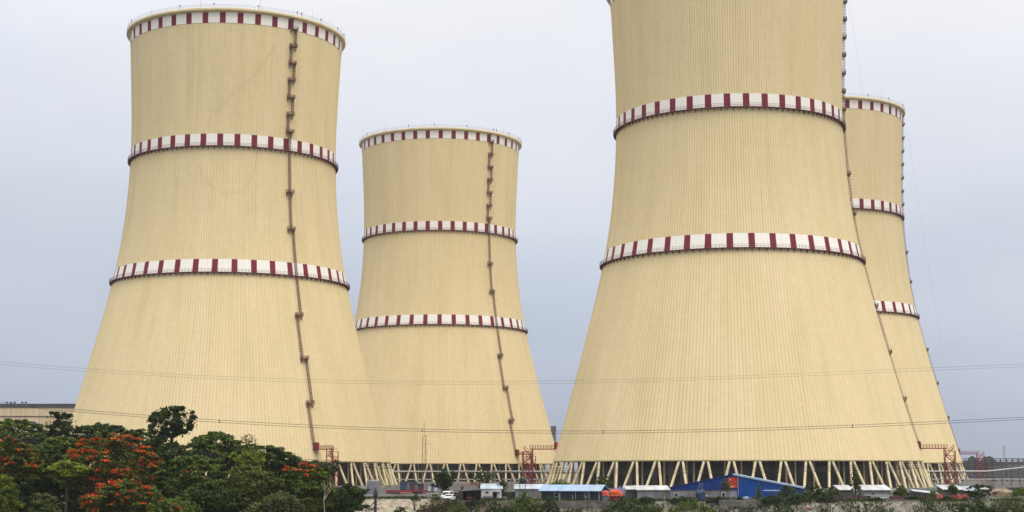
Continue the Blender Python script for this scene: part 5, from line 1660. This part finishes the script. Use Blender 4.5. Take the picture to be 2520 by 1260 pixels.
# stored material standing about the yard
def stack(name, label, cat, px, Y, w, h, mats, seed, tilt=0.0):
    rnd = random.Random(seed); a = at_ground(px, Y)
    t = thing(name, a, label, cat, 'stored material about the yard')
    z = 0.0; k = 0
    while z < h:
        th = rnd.uniform(0.18, 0.4); mb = MB()
        x = -w / 2
        while x < w / 2 - 0.1:
            l = rnd.uniform(0.5, 1.6)
            mb.box((x + l / 2, rnd.uniform(-.15, .15), z + th / 2), (l * 0.95, rnd.uniform(0.8, 1.3), th * 0.92), rnd.uniform(-.08, .08)); x += l
        mb.build('layer', MAT[mats[k % len(mats)]], t); z += th; k += 1
    return t
stack('material_stack', 'dark stack of stored steel right of the grey cylindrical tank', 'stack', 968, 405, 3.2, 1.0, ['steel_dark', 'steel', 'wood'], 51)
stack('material_stack', 'brown timber stack left of the lattice mast foot', 'stack', 1028, 398, 2.6, 1.3, ['wood', 'scrap', 'wood'], 52)
stack('material_stack', 'pale and brown board stack just left of the dark dense tree', 'stack', 1062, 388, 2.2, 1.2, ['concrete_light', 'wood', 'scrap'], 53)
stack('material_stack', 'dark stack behind the white vehicles, right of the dark dense tree', 'stack', 1124, 380, 2.4, 1.5, ['scrap', 'wood', 'steel_dark'], 54)
stack('material_stack', 'dark low stack under the black tank', 'stack', 1262, 368, 3.0, 1.4, ['wood', 'steel_dark'], 55)
stack('material_stack', 'dark stack between the green bush and the leaning white sheet', 'stack', 2226, 372, 4.0, 1.2, ['steel_dark', 'scrap', 'steel'], 56)
stack('material_stack', 'dark stack behind the little grey hut at the right', 'stack', 2446, 400, 5.0, 1.6, ['steel_dark', 'scrap', 'wood'], 57)
stack('material_stack', 'grey stack of pipes and plates at the right edge', 'stack', 2500, 430, 6.0, 1.8, ['steel', 'steel_dark', 'concrete_old'], 58)
stack('material_stack', 'brown stack in front of the block wall at the right', 'stack', 2415, 470, 6.0, 1.8, ['scrap', 'steel', 'wood'], 59)

# ------------------------------------------------------------------ power lines
def wire_thing(name, label, pts, Y, offs, r_, mat, spacers=(), group='power lines across the picture', Yend=None):
    px = np.array([p[0] for p in pts], float); py = np.array([p[1] for p in pts], float)
    co = np.polyfit((px - 1260) / 1000, py, min(4, len(pts) - 1))
    xs = np.linspace(-250, 2770, 70)
    o = W(1260, 1150, Y)
    t = thing(name, o, label, 'power line', group)
    Yat = lambda x: Y if Yend is None else Yend[0] + (Yend[1] - Yend[0]) * (x + 250) / 3020
    for d in offs:
        mb = MB()
        mb.path([W(x, np.polyval(co, (x - 1260) / 1000) + d, Yat(x)) for x in xs], r_, 4)
        mb.build('conductor', MAT[mat], t, origin=o)
    for x in spacers:
        y = np.polyval(co, (x - 1260) / 1000)
        a = W(x, y + offs[0] - 0.6, Yat(x)); b_ = W(x, y + offs[-1] + 0.6, Yat(x))
        mb = MB(); mb.bar(a, b_, 0.11); mb.box(a, (0.16, 0.1, 0.1)); mb.box(b_, (0.16, 0.1, 0.1)); mb.build('spacer', MAT['wire'], t, origin=o)


wire_thing('power_line', 'dark pair of wires with spacers crossing the lower part of all four towers',
           [(0, 990), (180, 1007), (370, 1022), (540, 1034.5), (740, 1044.5), (1040, 1056), (1300, 1060.5), (1485, 1060), (1750, 1056.5), (2098, 1046), (2300, 1037.5), (2520, 1026.5)],
           250, (0, 5.6), 0.045, 'wire', (540, 1039, 1485, 2098))
wire_thing('power_line', 'faint pale pair of wires crossing the middle height of the tower bases',
           [(0, 891), (220, 907), (500, 924), (740, 934.5), (1000, 939), (1320, 938), (1600, 931), (2000, 917.5), (2300, 906), (2520, 895)],
           270, (0, 6.5), 0.024, 'wire_pale')
wire_thing('power_line', 'lowest group of thin grey wires crossing in front of the tower legs',
           [(480, 1111), (700, 1127), (850, 1135), (1040, 1145), (1250, 1151.5), (1500, 1154), (1850, 1151), (2080, 1146.5), (2290, 1139)],
           265, (0, 4.6, 9.2, 12.5), 0.045, 'wire', (2181,))

# ------------------------------------------------------------------ sky and light
w = bpy.data.worlds.new('World'); scn.world = w; w.use_nodes = True
nt = w.node_tree
bg = nt.nodes['Background']
SUN_EL, SUN_AZ = 60.0, 32.0          # azimuth from behind the camera towards the right
tc = N(nt, 'ShaderNodeTexCoord'); sx = N(nt, 'ShaderNodeSeparateXYZ'); nt.links.new(tc.outputs['Generated'], sx.inputs[0])
def srgb(*c):
    return [((x / 255) / 12.92 if x / 255 <= 0.04045 else ((x / 255 + 0.055) / 1.055) ** 2.4) for x in c]
# overcast cloud deck: dull bluish near the horizon, brighter overhead
mp = N(nt, 'ShaderNodeMapping'); mp.inputs['Scale'].default_value = (1.0, 1.0, 2.6); nt.links.new(tc.outputs['Generated'], mp.inputs[0])
nz = N(nt, 'ShaderNodeTexNoise'); nz.inputs['Scale'].default_value = 3.2; nz.inputs['Detail'].default_value = 5; nz.inputs['Roughness'].default_value = 0.5
nt.links.new(mp.outputs[0], nz.inputs['Vector'])
zz = math_n(nt, 'ADD', sx.outputs[2], math_n(nt, 'MULTIPLY', math_n(nt, 'SUBTRACT', nz.outputs[0], 0.5), 0.17))
zz = math_n(nt, 'ADD', zz, math_n(nt, 'MULTIPLY', sx.outputs[0], 0.05))
cl = ramp(nt, zz, [(0.0, srgb(169, 176, 190)), (0.035, srgb(177, 185, 200)), (0.10, srgb(196, 204, 220)), (0.18, srgb(216, 222, 234)), (0.30, srgb(241, 243, 249)), (0.55, (1.35, 1.35, 1.37)), (1.0, (2.2, 2.2, 2.2))])
wm = N(nt, 'ShaderNodeTexNoise'); wm.inputs['Scale'].default_value = 2.3; wm.inputs['Detail'].default_value = 3; nt.links.new(mp.outputs[0], wm.inputs['Vector'])
warm = ramp(nt, wm.outputs[0], [(0.40, (0.98, 0.998, 1.012)), (0.62, (1.012, 1.0, 0.99))])
cl = mix_col(nt, 1.0, cl, warm, 'MULTIPLY')
sky = N(nt, 'ShaderNodeTexSky'); sky.sky_type = 'NISHITA'; sky.sun_disc = False
sky.sun_elevation = R(SUN_EL); sky.sun_rotation = R(180 - SUN_AZ); sky.air_density = 1.5; sky.dust_density = 6.0
skys = N(nt, 'ShaderNodeVectorMath', operation='SCALE'); nt.links.new(sky.outputs[0], skys.inputs[0]); skys.inputs['Scale'].default_value = 0.07
c = mix_col(nt, 0.06, cl, skys.outputs[0])
nt.links.new(c, bg.inputs['Color']); bg.inputs['Strength'].default_value = 1.0

sd = bpy.data.lights.new('sun', 'SUN'); so = bpy.data.objects.new('sun', sd); COL.objects.link(so)
sd.energy = 1.5; sd.angle = R(28); sd.color = (1.0, 0.955, 0.88)
sdir = Vector((math.sin(R(SUN_AZ)) * math.cos(R(SUN_EL)), -math.cos(R(SUN_AZ)) * math.cos(R(SUN_EL)), math.sin(R(SUN_EL))))
so.rotation_euler = sdir.to_track_quat('Z', 'Y').to_euler()
so.location = (100, -100, 400)


# ------------------------------------------------------------------ thin haze
mb = MB(); mb.box((0, 700, 96.5), (2400, 1900, 207.0))
hm = bpy.data.materials.new('haze_air'); hm.use_nodes = True
hn = hm.node_tree; hn.nodes.remove(hn.nodes['Principled BSDF'])
pv = hn.nodes.new('ShaderNodeVolumePrincipled'); pv.inputs['Density'].default_value = 0.00006; pv.inputs['Color'].default_value = (0.88, 0.91, 0.96, 1)
hn.links.new(pv.outputs[0], hn.nodes['Material Output'].inputs['Volume'])
ho = mb.build('haze', hm); tag(ho, kind='stuff')

scn.view_settings.view_transform = 'Standard'
scn.view_settings.look = 'None'
scn.view_settings.exposure = 0.07
scn.view_settings.gamma = 1.0
scn.cycles.use_denoising = True
